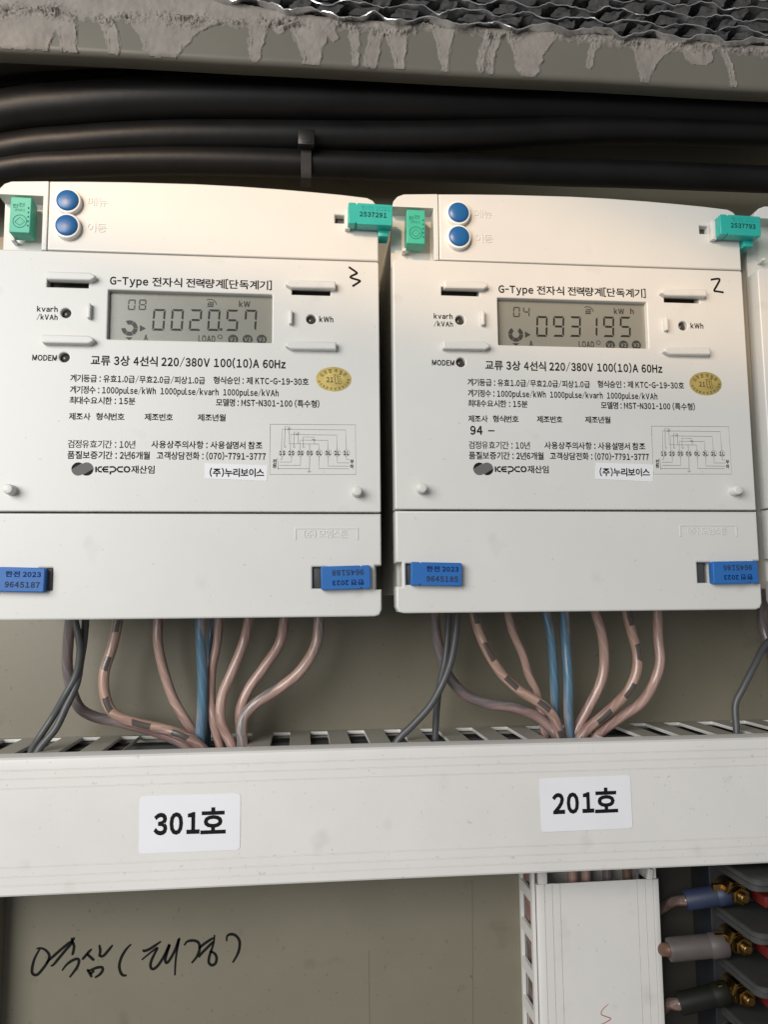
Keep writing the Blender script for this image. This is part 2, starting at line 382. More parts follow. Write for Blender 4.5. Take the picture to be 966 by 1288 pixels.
HW2 = [[(250, 155), (200, 190), (150, 222), (110, 235), (98, 225)], [(88, 310), (130, 275), (180, 235), (220, 210), (195, 260), (165, 330), (165, 375), (190, 385), (230, 350), (280, 270), (322, 180), (300, 250), (285, 310), (300, 335), (335, 290), (375, 210), (402, 130), (385, 220), (372, 320), (366, 440)],
 [(445, 190), (465, 160), (505, 148), (550, 155), (572, 185), (570, 235), (545, 290), (505, 337)], [(565, 215), (620, 170), (690, 125)], [(565, 290), (590, 255), (640, 205), (690, 155)],
 [(698, 100), (692, 160), (675, 220), (655, 280), (650, 330), (675, 355), (705, 340), (716, 300), (705, 265), (680, 245), (655, 240)],
 [(800, 155), (805, 110), (840, 95), (880, 110), (908, 155), (905, 220), (885, 275), (850, 333)]]
polys = []
for st, ox, oy in [(s, 30, 1165) for s in HW1]+[(s, 165, 1160) for s in HW2]:
    p = px2(crop(st, ox, oy, 6.662), YB); polys += ribbon(smooth_path(p, 5), 1.45, taper=True)
link('handwriting', flat('handwriting', polys, YB-0.08, INK), cab)

for x_, y0_, y1_ in ((594, 1106, 1290), (464, 1195, 1290)):
    a = at(x_, y0_, YB); b = at(x_+1, y1_, YB)
    link('pencil_line', flat('pencil_line', ribbon([(a[0], a[2]), (b[0], b[2])], 0.35), YB-.05, mat('pencil', (0.13, 0.105, 0.08), .6)), cab)

# mortar smeared over the frame face: height field that rises out of the paint
def mortar():
    X0, X1, Z0, Z1 = -160, 270, 274.4, 330; nx, nz = 960, 125
    drips = [  # px centre, px bottom y, half width bottom, half width top
        (25, 66, 34, 60), (85, 68, 10, 14), (143, 66, 7, 12), (205, 65, 24, 46), (232, 52, 10, 46), (321, 74, 7, 14), (352, 40, 6, 22), (392, 86, 11, 30), (420, 50, 5, 20), (448, 82, 4, 9), (467, 84, 8, 10),
        (503, 90, 6, 20), (560, 97, 5, 16), (605, 90, 4, 6), (617, 92, 4, 7), (665, 90, 16, 40), (742, 85, 4, 8), (812, 105, 7, 36), (923, 112, 4, 5), (880, 75, 20, 40)]
    dr = []
    for (px, py, wb, wt) in drips:
        b = at(px, py, 20); dr.append((b[0], b[2], wb*0.385, wt*0.385))
    V = np.zeros((nz, nx, 3)); H = np.zeros((nz, nx))
    for j in range(nz):
        z = Z0+(Z1-Z0)*j/(nz-1)
        for i in range(nx):
            x = X0+(X1-X0)*i/(nx-1)
            n1 = noise.noise(Vector((x*0.11, z*0.11, 1.0))); n2 = noise.noise(Vector((x*0.34, z*0.30, 7.0))); n3 = noise.noise(Vector((x*0.95, z*0.95, 3.0)))
            zt = 297.0-3.5*max(0, min(1, (40-x)/120.0))+ (2.0 if x > 60 else 0)-1.5*max(0, min(1, (x-120)/60))
            band = (z-(zt+2.6*n1+1.8*n2))/3.0
            h = max(-1, min(1, band))
            for (cx, cz, wb, wt) in dr:
                t = (z-cz)/(zt-cz+1)
                if t < -0.6: continue
                t = max(0, min(1, t)); hw = wb+(wt-wb)*t**2.2
                sl_ = 6.0*math.sin(cx*3.7); d = (hw-abs(x-cx-sl_*t*t+0.8*n1-1.2*n2-0.5*n3))/1.7
                if z < cz: d -= (cz-z)/1.6
                h = max(h, min(0.55, d))
            if h > 0:
                hh = 0.03+min(1, h*3)*(0.16+0.30*max(0, n1)+0.22*n2+0.10*n3)+math.exp(-((h-0.2)/0.13)**2)*(0.30+0.75*max(0, n2+0.25))
                # cracked, torn ridges near the foil
                lf = noise.noise(Vector((x*0.035, 2, 5))); rg = max(0, 1-abs(z-(zt+1+5*lf))/(5.0+3*n1))*max(0.15, 0.75+1.3*noise.noise(Vector((x*0.06, 9, 1)))); pit = noise.noise(Vector((x*0.75, z*0.9, 21))); hh += min(1, h*2.5)*rg*(1.0+2.6*noise.noise(Vector((x*0.24, z*0.42, 11)))+1.2*abs(n3)+1.1*noise.noise(Vector((x*1.9, z*1.9, 5)))-(2.2*max(0, pit-0.18)/0.3))
                hh = max(hh, 0.02)
            elif h > -0.55-0.25*n1: hh = 0.035
            else: hh = -0.6
            dzb = max(0.0, min(2.9, 277+0.0055*(x+150)-z)); V[j, i] = (x, 23-math.sqrt(9-dzb*dzb)-0.15+0.15*math.sin(x*0.03)-hh, z); H[j, i] = h
    # drop cells that are wholly under the paint
    ids = -np.ones((nz, nx), int); keep = V[:, :, 1] < 20.4
    keep &= ~((V[:, :, 0] > -58) & (V[:, :, 2] > 301.6+9*(np.maximum(0, 20-V[:, :, 0])/80)**1.5)); kk = keep.copy(); kk[1:, :] |= keep[:-1, :]; kk[:-1, :] |= keep[1:, :]; kk[:, 1:] |= keep[:, :-1]; kk[:, :-1] |= keep[:, 1:]
    ids[kk] = np.arange(kk.sum()); vs2 = V[kk]; q = np.stack([ids[:-1, :-1], ids[:-1, 1:], ids[1:, 1:], ids[1:, :-1]], -1).reshape(-1, 4)
    q = q[(q >= 0).all(1)]
    me = bpy.data.meshes.new('mortar'); me.from_pydata((vs2*MM).tolist(), [], q.tolist()); me.update(); finish(me, MORTAR, 70)
    me.materials.append(FILM); hk = H[kk]; mi = (hk[q].mean(1) < 0.02).astype(np.int32); me.polygons.foreach_set('material_index', mi); return me
mo = link('mortar_smear', mortar(), cab); tagp(mo, 'grey mortar smeared and dripped down the face of the frame')

# ================================================================ foil and foam edge above the frame
ins = thing('insulation_edge', (60, 12, 298), 'torn edge of silver foil and dark foam insulation above the smeared frame', 'insulation')
link('foam_board', box_mesh('foam_board', -330, 620, 33, 45, 302, 375, FOAMM, 0.5), ins)
def foil_sheet(zb, k):
    vs_, fs = [], []; nx, ny = 260, 9
    for j in range(ny):
        for i in range(nx):
            x = -60+400*i/(nx-1); y = 15.2+k*0.7+17*j/(ny-1)
            lift = 9*max(0, (20-x)/80)**1.5
            ph = x*0.21+k*2.1
            z = zb+lift+1.5*math.sin(ph+0.8*noise.noise(Vector((x*0.05, k, 0))))+2.0*noise.noise(Vector((x*0.12, y*0.12, k*5)))+0.7*noise.noise(Vector((x*0.5, y*0.4, k*9)))+ (y-15)*0.06
            yy = y+1.6*noise.noise(Vector((x*0.15, k*3, 4)))
            vs_.append((x, yy, z))
    for j in range(ny-1):
        for i in range(nx-1): fs.append((j*nx+i, j*nx+i+1, (j+1)*nx+i+1, (j+1)*nx+i))
    nv = len(vs_)
    me = from_lists('foil_sheet', vs_, fs, FOIL)
    bm = bmesh.new(); bm.from_mesh(me); bmesh.ops.solidify(bm, geom=bm.faces[:], thickness=0.5*MM); bm.to_mesh(me); bm.free()
    return finish(me, FOIL, 40)
levels = [301.5, 308.0, 314.8, 322, 330]
for k, zb in enumerate(levels): link('foil_sheet', foil_sheet(zb, k), ins)
rr = random.Random(3)
for k in range(len(levels)-1):
    x = -40+rr.uniform(0, 8)
    while x < 320:
        w = rr.uniform(8, 13.5); sh = rr.uniform(1.5, 5); z0 = levels[k]+1.0; z1 = levels[k+1]-0.6
        lift = 9*max(0, (20-x)/80)**1.5
        bm = bmesh.new(); bmesh.ops.create_cube(bm, size=1)
        for v in bm.verts:
            t = v.co.z+0.5
            v.co = Vector((x+w/2+v.co.x*w*(1 if t < .5 else rr.uniform(.7, 1))+sh*(t-0.5), 23.6+k*0.7+v.co.y*13.0, z0+lift+(z1-z0)*t))
        bmesh.ops.subdivide_edges(bm, edges=bm.edges[:], cuts=3, use_grid_fill=True)
        for v in bm.verts:
            v.co += Vector((noise.noise(v.co*0.45), noise.noise(v.co*0.45+Vector((9, 0, 0)))*1.6, noise.noise(v.co*0.45+Vector((0, 9, 0)))*0.6))*1.25
        bmesh.ops.scale(bm, vec=(MM,)*3, verts=bm.verts)
        link('foam_chunk', from_bm('foam_chunk', bm, FOAMM, 40), ins)
        x += w+rr.uniform(3, 8)

# ================================================================ thick black cables
def cable(pp, Y, r, label, nm='thick_cable'):
    pts = [at(x, y, Y if not isinstance(Y, (list, tuple)) else Y[i]) for i, (x, y) in enumerate(pp)]
    pts[0] = pts[0]; 
    return place_single(nm, tube(nm, pts, r, CABLEM, seg=28, n=10), label, 'cable', 'thick black cables above the meters')
cable([(-190, 152), (0, 119), (120, 108), (260, 100), (420, 112), (600, 134), (800, 146), (1010, 152)], 76, 8.5, 'black cable furthest back, top left edge, half hidden behind the thickest cable')
cable([(-190, 196), (0, 146), (100, 134), (200, 128), (300, 127), (450, 129), (600, 131), (800, 135), (1010, 145)], 52, 12.0, 'thickest black cable, uppermost in front, bowing up under the frame')
cable([(-190, 240), (0, 191), (100, 179), (200, 173), (300, 172), (483, 173), (600, 171), (700, 166), (800, 163), (1010, 168)], 54, 8.4, 'middle black cable held by the tie, rising to the right')
cable([(-190, 262), (0, 215), (100, 206), (200, 203), (300, 204), (483, 210), (600, 213), (700, 217), (800, 220), (1010, 228)], 56, 7.6, 'lowest black cable just above the meter tops')
tie = thing('cable_tie', tuple(at(385, 222, 44)), 'black cable tie strapped round the middle and lowest cables', 'cable tie')
tb = at(385, 178, 43.5); sc_ = 0.41
link('tie_head', box_mesh('tie_head', tb[0]-4.4, tb[0]+4.6, 40.5, 46.6, tb[2]-3.6, tb[2]+5.4, TIEM, 0.8), tie)
link('tie_head', box_mesh('tie_slot', tb[0]-2.4, tb[0]+2.6, 40.1, 41, tb[2]-2.4, tb[2]-0.6, BLACK, 0.1), tie).name = 'tie_slot'
zt = at(385, 150, 48)[2]; zb = at(385, 223, 48)[2]
pr = [(zt+1, 60), (zt, 50), (tb[2]+6, 46.2), (tb[2], 45.9), (tb[2]-8, 46.4), (tb[2]-13, 48.4), (zb+4, 48.4), (zb+0.5, 50), (zb, 58)]
vs_, fs = [], []
for z, y in pr: vs_ += [(tb[0]-2.8, y, z), (tb[0]+2.8, y, z), (tb[0]+2.8, y+1, z), (tb[0]-2.8, y+1, z)]
for i in range(len(pr)-1):
    for k in range(4): fs.append((4*i+k, 4*i+(k+1) % 4, 4*i+4+(k+1) % 4, 4*i+4+k))
link('tie_strap', from_lists('tie_strap', vs_, fs, TIEM, 40), tie)

# ================================================================ METERS
MB0 = np.array([-51.0, 80.0, -6.0])        # base of the meter in its own drawing coordinates
OFF = [np.array([0, 0, 0.0]), np.array([182.5, -1.07, 1.31]), np.array([366.2, -2.0, 2.6])]
TOPARC = [(37, 187.5), (36.2, 190.6), (34.4, 193.0), (31.5, 194.3), (19.4, 195.3), (5, 196.1), (-10, 196.8), (-30, 197.4), (-50, 197.6), (-81, 197.1), (-100, 196.5), (-116.2, 195.8)]
CACHE = {}
def cached(key, fn):
    if key not in CACHE: CACHE[key] = fn()
    return CACHE[key]
def m1(pts): return px2(pts, 0)
def X1(px, py=500): return at(px, py, 0)[0]
# printed lines: text, x0px, x1px, y centre px (at x0), height mm, ref, bold   (measured on the left meter)
LINES = [
 ('G-Type 전자식 전력량계[단독계기]', 138.2, 341.9, 353.2, 4.5, '가', .012), ('kvarh', 46.6, 72.7, 388.6, 2.7, 'k', .017), ('/kVAh', 46.3, 72.5, 398.7, 2.7, 'k', .017),
 ('MODEM', 40.6, 71.8, 450.0, 2.75, 'H', .017), ('kWh', 401.5, 419.2, 401.6, 2.9, 'k', .017),
 ('교류 3상 4선식 220/380V 100(10)A 60Hz', 114.2, 359.3, 453.3, 4.8, '가', .016),
 ('계기등급 : 유효1.0급/무효2.0급/피상1.0급', 88.3, 258, 475.8, 3.6, '가', .014), ('형식승인 : 제 KTC-G-19-30호', 268.3, 388.3, 478.3, 3.6, '가', .014),
 ('계기정수 : 1000pulse/kWh  1000pulse/kvarh  1000pulse/kVAh', 88, 350.4, 490.2, 3.6, '가', .014), ('최대수요시한 : 15분', 87.4, 170.2, 503.5, 3.5, '가', .014),
 ('모델명 : MST-N301-100 (특수형)', 271.6, 401.6, 506.3, 3.6, '가', .014),
 ('제조사', 86.6, 113.8, 523.8, 3.4, '가', .014), ('형식번호', 120.6, 156.6, 524, 3.4, '가', .014), ('제조번호', 181.7, 217.4, 524.6, 3.4, '가', .014), ('제조년월', 248.5, 283.8, 525.2, 3.4, '가', .014),
 ('검정유효기간 : 10년', 85.2, 170.3, 558.4, 3.7, '가', .004), ('사용상주의사항 : 사용설명서 참조', 190.2, 330, 559, 3.6, '가', .014),
 ('품질보증기간 : 2년6개월', 84.8, 188.5, 572.2, 3.7, '가', .014), ('고객상담전화 : (070)-7791-3777', 197, 334.3, 573, 3.7, '가', .014), ('재산임', 164.9, 194.4, 590.6, 3.7, '가', .014)]
def seven(x, z, w, h, digit, t):
    """seven-segment digit: list of polygons; x,z = bottom left"""
    sl = h*0.05
    def P(u, v): return (x+u*w+sl*v, z+v*h)
    on = {'0': 'abcdef', '1': 'bc', '2': 'abged', '3': 'abgcd', '4': 'fgbc', '5': 'afgcd', '6': 'afgedc', '7': 'abcf', '8': 'abcdefg', '9': 'abcdfg'}[digit]
    tx = t/w; tz = t/h; g = 0.05
    S = {'a': [(g, 1), (1-g, 1), (1-tx, 1-tz), (tx, 1-tz)], 'd': [(tx, tz), (1-tx, tz), (1-g, 0), (g, 0)],
         'g': [(tx*.7, .5), (tx*1.3, .5+tz*.5), (1-tx*1.3, .5+tz*.5), (1-tx*.7, .5), (1-tx*1.3, .5-tz*.5), (tx*1.3, .5-tz*.5)],
         'f': [(0, 1-g*.7), (tx*.9, 1-tz-g*.6), (tx*.9, .5+tz*.6), (0, .5+g*.5)], 'b': [(1, 1-g*.7), (1-tx*.9, 1-tz-g*.6), (1-tx*.9, .5+tz*.6), (1, .5+g*.5)],
         'e': [(0, g*.7), (tx*.9, tz+g*.6), (tx*.9, .5-tz*.6), (0, .5-g*.5)], 'c': [(1, g*.7), (1-tx*.9, tz+g*.6), (1-tx*.9, .5-tz*.6), (1, .5-g*.5)]}
    return [[P(u, v) for u, v in S[k]] for k in on]
DIAG = [[(75, 90), (858, 95), (888, 575), (95, 575), (75, 90)], [(190, 335), (187, 138), (772, 145), (787, 338)], [(215, 300), (213, 110), (247, 110), (252, 160), (256, 278), (532, 281), (536, 335)],
 [(272, 335), (268, 188), (692, 195), (702, 338)], [(302, 300), (298, 163), (336, 165), (342, 278)], [(358, 335), (358, 243), (612, 245), (618, 338)], [(388, 300), (383, 212), (485, 215), (488, 280)],
 [(446, 280), (450, 335)], [(200, 400), (200, 427), (182, 427)], [(286, 400), (288, 455), (180, 455)], [(370, 400), (373, 487), (180, 487)], [(454, 400), (458, 545)], [(440, 545), (476, 545)], [(448, 553), (468, 553)],
 [(165, 518), (458, 519)], [(540, 400), (543, 518), (822, 520)], [(625, 400), (627, 493), (822, 495)], [(707, 400), (710, 462), (822, 463)], [(790, 400), (793, 430), (822, 432)], [(158, 412), (172, 530)],
 [(232, 125), (262, 145)], [(232, 148), (268, 122)], [(310, 178), (345, 192)], [(318, 196), (345, 170)], [(465, 240), (500, 240)], [(470, 232), (495, 250)]]
MO = (OFF[1][0], OFF[1][2])
def d2(pts): return [(a-MO[0], b-MO[1]) for a, b in px2(crop(pts, 810, 525, 8.05), OFF[1][1])]

def meter(idx, label):
    off = OFF[idx]; base = off+MB0
    root = thing('electricity_meter', base, label, 'electricity meter', 'three phase electricity meters in a row')
    root['_b'] = [c*MM for c in MB0]
    def add(name, key, fn, parent=None, lab=None):
        me = cached(key, fn); o = bpy.data.objects.new(name, me); COL.objects.link(o)
        o.parent = parent or root
        if parent is None: o.location = -Vector(MB0)*MM
        if lab: o['label'] = lab
        return o
    full = idx < 2
    # rear housing
    bo = [(x+1.2 if x < 0 and i == 99 else x, z) for i, (x, z) in enumerate([(35.6, 3), (35.6, 187)]+[(max(x-1.4, -137), z-1.4) for x, z in TOPARC[1:]]+[(-131, 193), (-135, 191.5), (-137.4, 187), (-137.4, 3)])]
    add('housing', 'housing', lambda: plate('housing', bo, [], 11, 69, HOUSE, bev=1.5))
    # side skirt behind the front parts
    # top cover
    hole = rounded(16.1, 20.5, 180.9, 184.9, 0.2)
    tc = add('top_cover', 'top_cover', lambda: plate('top_cover', [(-116.2, 162.5), (36.9, 162.5)]+TOPARC, [hole], 0, 10.9, PLASTIC, bev=0.8))
    add('seal_slot', 'seal_slot', lambda: box_mesh('seal_slot', 15.8, 20.8, 4.0, 5.0, 180.6, 185.2, DARKG, 0), tc)
    # top left corner piece with the open seal recess
    tl = [(-139, 188.4), (-138.3, 191.2), (-136.3, 193.6), (-133.2, 194.9), (-117, 195.8), (-116.5, 195.6), (-116.5, 162.3), (-118.8, 162.3), (-118.8, 188.4)]
    co_ = add('corner_frame', 'corner_frame', lambda: plate('corner_frame', tl, [], 0, 10.9, PLASTIC, bev=0.45))
    add('recess_floor', 'recess_floor', lambda: plate('recess_floor', rounded(-138.8, -117.2, 158, 192, 1), [], 8.9, 2.0, PLASTIC, bev=0.2), co_)
    add('seal_hook', 'seal_hook', lambda: box_mesh('seal_hook', -133.6, -131.9, 3.5, 9.2, 167.9, 169.4, PLASTIC, 0.3), co_)
    # front panel with window, slots and lamp holes
    fo = rounded(-139, 36.9, 41.75, 162.05, (0.6, 0.6, 1.0, 2.0))
    lcdw = rounded(-88.3, -13.5, 121.0, 144.4, 0.4)
    slots = [rounded(-115.6, -97.2, 144.9, 149, 0.15), rounded(-4.3, 13.8, 144.7, 148.6, 0.15)]
    leds = [(-106.8, 132.8), (-106.8, 112.05), (4.76, 132.9)]
    fp = add('front_panel', 'front_panel', lambda: plate('front_panel', fo, [lcdw]+slots+[circle(x, z, 2.25) for x, z in leds], 0, 10.9, PLASTIC, bev=0.6))
    for i, (a, b) in enumerate([(-115.8, -97), (-4.6, 14)]):
        add('vent_slot', 'vent%d' % i, lambda: box_mesh('vent_slot', a, b, 5.5, 6.5, 144.5, 149.2, BLACK, 0), fp)
    for i, (x, z) in enumerate(leds):
        def mk():
            bm = bmesh.new(); bmesh.ops.create_uvsphere(bm, u_segments=20, v_segments=12, radius=2.1*MM)
            for v in bm.verts: v.co = Vector((x*MM+v.co.x, 3.2*MM+v.co.y*0.9, z*MM+v.co.z))
            return from_bm('indicator_lamp', bm, LENS, 60)
        add('indicator_lamp', 'led%d' % i, mk)
        add('lamp_well', 'well%d' % i, lambda: box_mesh('lamp_well', x-2.4, x+2.4, 5.2, 6.0, z-2.4, z+2.4, BLACK, 0), fp)
    # raised bars and short ribs
    def bar(x0, x1, z0, z1, side):
        def mk():
            t = 2.2
            pts = [(x0, z0+.4), (x0+.4, z0), (x1-t, z0), (x1, z0+1.3), (x1, z1-1.3), (x1-t, z1), (x0+.4, z1), (x0, z1-.4)]
            if side < 0: pts = [(x0+x1-x, z) for x, z in pts]
            return plate('raised_bar', pts, [], -3.4, 4.0, PLASTIC, bev=0.75)
        return mk
    for i, b_ in enumerate([(-114.8, -93.6, 147.2, 151.0, 1), (-116, -93.4, 117.5, 121.4, 1), (-7.2, 16.2, 146.9, 150.6, -1), (-7.2, 16.4, 117.4, 121.2, -1)]):
        add('raised_bar', 'bar%d' % i, bar(*b_))
    for i, (a, b, c, d) in enumerate([(-97.0, -95.3, 129.9, 136.9), (-5.7, -4.1, 129.6, 136.4)]):
        add('raised_rib', 'rib%d' % i, lambda: box_mesh('raised_rib', a, b, -2.8, 0.3, c, d, PLASTIC, 0.5))
    # pins
    pins = [(-127.2 if idx == 0 else -127.0, 51.0), (25.6, 50.9)]
    for i, (x, z) in enumerate(pins):
        def mk():
            me = tube('pin', [(x, 0.5, z), (x, -4.9, z), (x, -5.4, z), (x, -5.5, z)], 2.2, PLASTIC, seg=24, smooth=False, rfun=lambda t: 1.12 if t == 0 else (1.0 if t < .5 else (.9 if t < .9 else .78)))
            return me
        add('round_pin', 'pin%d_%d' % (i, idx if i == 0 else 0), mk)
    # buttons
    for i, z in enumerate((185.3, 173.3)):
        def ring():
            return tube('b', [(-107.1, 0.4, z), (-107.1, -2.3, z), (-107.1, -2.75, z), (-107.1, -2.8, z)], 6.0, WHITEP, seg=36, smooth=False, rfun=lambda t: 1 if t < .5 else (.95 if t < .9 else .88))
        rg = add('menu_button', 'ring%d' % i, ring)
        def dome():
            vs_, fs = [], []; R = 5.0; nr = 8; ns = 36
            prof = [(R, -2.5), (R, -3.0), (R*.965, -3.3), (R*.85, -3.62), (R*.6, -3.95), (R*.3, -4.1), (0.02, -4.15)]
            for (r_, y) in prof:
                for k in range(ns): a = 2*math.pi*k/ns; vs_.append((-107.1+r_*math.cos(a), y, z+r_*math.sin(a)))
            for j in range(len(prof)-1):
                for k in range(ns): fs.append((j*ns+k, (j+1)*ns+k, (j+1)*ns+(k+1) % ns, j*ns+(k+1) % ns))
            fs.append(tuple((len(prof)-1)*ns+k for k in range(ns)))
            return from_lists('dome', vs_, fs, BLUEB, 50)
        add('button_cap', 'dome%d' % i, dome, rg)
    # terminal cover with side notches
    to = [(-135.5, -6), (33.6, -6), (35.8, -5.3), (36.9, -3), (36.9, 6.2), (33.9, 6.2), (33.9, 17.2), (36.9, 17.2), (36.9, 40.9), (-139, 40.9), (-139, 17.2), (-136.2, 17.2), (-136.2, 6.2), (-139, 6.2), (-139, -3), (-137.9, -5.3)]
    th = [rounded(5.4, 12, 6.9, 16.6, 0.2), rounded(-136+1.6, -130, 6.9, 16.6, 0.2)] if idx else [rounded(5.4, 12, 6.9, 16.6, 0.2), rounded(-114, -108.4, 6.9, 16.6, 0.2)]
    tv = add('terminal_cover', 'terminal_cover%d' % (idx > 0), lambda: plate('terminal_cover', to, th, -0.25, 11.1, PLASTIC, bev=0.9))
    def plug(): return box_mesh('lock_plug', 5.6, 9.6, 2.0, 6.0, 7.1, 16.4, DARKG, 0.2)
    add('lock_plug', 'plugR', plug, tv)
    add('lock_plug', 'plugL%d' % (idx > 0), lambda: box_mesh('lock_plug', (-134.2 if idx else -113.5), (-130 if idx else -108.7), (2.0 if idx else 0.2), 6, 7.1, 16.4, DARKG, 0.2), tv)
    if not full: return root
    # white post beside the upper seal
    add('seal_post', 'post', lambda: box_mesh('seal_post', 20.6, 23.2, -3.2, 0.4, 176.6, 186.4, PLASTIC, 0.4), tc)
    # embossed words
    eb = px2([(110.9, 254), (134.8, 254), (109.8, 286.5), (133.9, 286.5)], 0)
    add('embossed_text', 'emb1', lambda: text_mesh('e', '메뉴', eb[0][0], eb[1][0], eb[0][1], 4.2, PLASTIC, y=0.05, bold=.0, ext=0.28), tc)
    add('embossed_text', 'emb2', lambda: text_mesh('e', '이동', eb[2][0], eb[3][0], eb[2][1], 4.2, PLASTIC, y=0.05, bold=.0, ext=0.28), tc)
    add('embossed_text', 'emb3', lambda: text_mesh('e', '(주) 모임스톤', 1.6, 21.4, 31.6, 3.6, PLASTIC, y=-0.2, bold=.0, ext=0.28), tv)
    add('embossed_frame', 'embf', lambda: (lambda me: me)(plate('ef', [(-2.6, 34.4), (26.3, 34.4), (26.3, 28.9), (25.7, 28.9), (25.7, 33.9), (-2.0, 33.9), (-2.0, 28.9), (-2.6, 28.9)], [], -0.5, 0.6, PLASTIC, bev=0.08)), tv)
    # printed lines
    for i, (s, a, b, yc, h, ref, bold) in enumerate(LINES):
        pa, pb = at(a, yc, 0), at(b, yc, 0)
        z_ = pa[2]+ (0 if a < 230 else 0)
        add('printed_text', 'line%d' % i, lambda: text_mesh('p', s, pa[0], pb[0], z_, h, INK, y=-0.06, bold=bold, ref=ref), fp)
    # power company mark: two overlapping discs crossed by a light band, then the lettering
    def logo():
        c1, c2 = at(98.5, 590, 0)[[0, 2]], at(108.3, 590, 0)[[0, 2]]
        me = flat('logo', [circle(c1[0], c1[1], 3.0, 28), circle(c2[0]+.2, c2[1], 3.0, 28)], -0.06, INKG)
        co = np.empty(len(me.vertices)*3, np.float32); me.vertices.foreach_get('co', co); co = co.reshape(-1, 3); co[28:, 1] -= 0.00002; me.vertices.foreach_set('co', co.ravel()); return me
    add('company_mark', 'logo', logo, fp)
    def shade():
        c1, c2 = at(98.5, 590, 0)[[0, 2]], at(108.3, 590, 0)[[0, 2]]; P = []
        r_ = 3.0
        P.append([(c1[0]+r_*math.cos(math.radians(a)), c1[1]+r_*math.sin(math.radians(a))) for a in range(62, 190, 8)])
        P.append([(c2[0]+.2+r_*math.cos(math.radians(a)), c2[1]+r_*math.sin(math.radians(a))) for a in range(242, 370, 8)])
        return flat('ls', P, -0.1, INK)
    add('company_mark', 'logo2', shade, fp)
    KE = [[(340, 88), (340, 142)], [(395, 92), (368, 95), (356, 115), (368, 135), (395, 138)], [(456, 92), (415, 94), (401, 115), (415, 136), (456, 138)], [(403, 115), (452, 115)],
          [(466, 92), (505, 92), (522, 104), (522, 124), (505, 136), (480, 138)], [(474, 132), (474, 163)], [(592, 92), (552, 94), (537, 115), (552, 136), (592, 138)],
          [(628, 91), (612, 95), (603, 115), (612, 135), (628, 139), (646, 135), (655, 115), (646, 95), (628, 91)]]
    add('printed_text', 'kepco', lambda: flat('k', sum([ribbon(px2(crop(s, 75, 575, 7.43), 0), 0.72) for s in KE], []), -0.06, INK), fp)
    # wiring diagram
    def diag():
        P = []
        for s in DIAG: P += ribbon(d2(s), 0.17)
        for x in (200, 283, 367, 452, 538, 622, 705, 790):
            P += ribbon(d2([(x+30*math.cos(a*math.pi/8), 368+30*math.sin(a*math.pi/8)) for a in range(17)]), 0.13)
        for x, z in ((222, 308), (305, 308), (392, 308)): P += ribbon(d2([(x+9*math.cos(a*math.pi/4), z+9*math.sin(a*math.pi/4)) for a in range(9)]), 0.13)
        return flat('dg', P, -0.06, INKG)
    dgo = add('wiring_diagram', 'diag', diag, fp)
    for i, (t, x) in enumerate(zip('1S 2S 3S 0S 0L 3L 2L 1L'.split(), (200, 283, 367, 452, 538, 622, 705, 790))):
        p = d2([(x-24, 368), (x+24, 368)])
        add('printed_text', 'dt%d' % i, lambda: text_mesh('p', t, p[0][0], p[1][0], p[0][1], 2.0, INK, bold=.035, ref='0'), fp)
    for i, (t, x, y) in enumerate([('전', 134, 448), ('원', 134, 492), ('부', 845, 450), ('하', 847, 498)]):
        p = d2([(x-17, y), (x+17, y)])
        add('printed_text', 'dk%d' % i, lambda: text_mesh('p', t, p[0][0], p[1][0], p[0][1], 2.1, INK, bold=.03), fp)
    # white paper label with the reading company
    q1 = px2([(257.8, 582.7), (336.6, 585.5), (335.8, 605), (257.6, 602)], 0)
    if idx == 1: q1 = [(a-MO[0], b-MO[1]) for a, b in px2([(749.5, 582), (822, 584.5), (821, 606), (748.5, 602.5)], OFF[1][1])]
    lb = add('paper_label', 'plabel%d' % idx, lambda: plate('pl', q1, [], -0.14, 0.12, PAPER2, bev=0.02, seg=1), fp)
    lx = px2([(263.7, 594), (332.2, 594)], 0) if idx == 0 else [(a-MO[0], b-MO[1]) for a, b in px2([(754, 593.5), (817, 593.5)], OFF[1][1])]
    add('printed_text', 'plt%d' % idx, lambda: text_mesh('p', '(주)누리보이스', lx[0][0], lx[1][0], lx[0][1]-.1, 4.0, INK, y=-0.2, bold=.022), fp)
    # gold approval sticker
    cx, cz = at(419.6, 477.1, 0)[[0, 2]]
    if idx == 1: cx, cz = at(887.3, 482.8, OFF[1][1])[[0, 2]]-np.array(MO)
    gs = add('approval_sticker', 'gold%d' % idx, lambda: plate('gs', circle(cx, cz, 8.3, 40, 5.85), [], -0.12, 0.1, GOLD, bev=0.02, seg=1), fp, 'oval gold approval sticker')
    def ring_text(s, a0, a1, rx, rz, size, flip):
        ms = []
        bm = bmesh.new()
        for i, ch in enumerate(s):
            a = math.radians(a0+(a1-a0)*i/(len(s)-1)); px, pz = cx+rx*math.cos(a), cz+rz*math.sin(a)
            me, co = text_raw(ch, .02); c = (co.max(0)+co.min(0))/2; sc = size/0.9
            nx_, nz_ = math.cos(a)/rx, math.sin(a)/rz; th_ = math.atan2(nz_, nx_)-math.pi/2
            if flip: th_ += math.pi
            X = (co[:, 0]-c[0])*sc*.85; Z = (co[:, 1]-c[1])*sc
            XX = px+X*math.cos(th_)-Z*math.sin(th_); ZZ = pz+X*math.sin(th_)+Z*math.cos(th_)
            me.vertices.foreach_set('co', np.stack([XX*MM, np.full_like(XX, -0.16*MM), ZZ*MM], 1).astype(np.float32).ravel()); me.update()
            bm.from_mesh(me); bpy.data.meshes.remove(me)
        return from_bm('rt', bm, mat('sticker_ink', (0.10, 0.07, 0.02), 0.5))
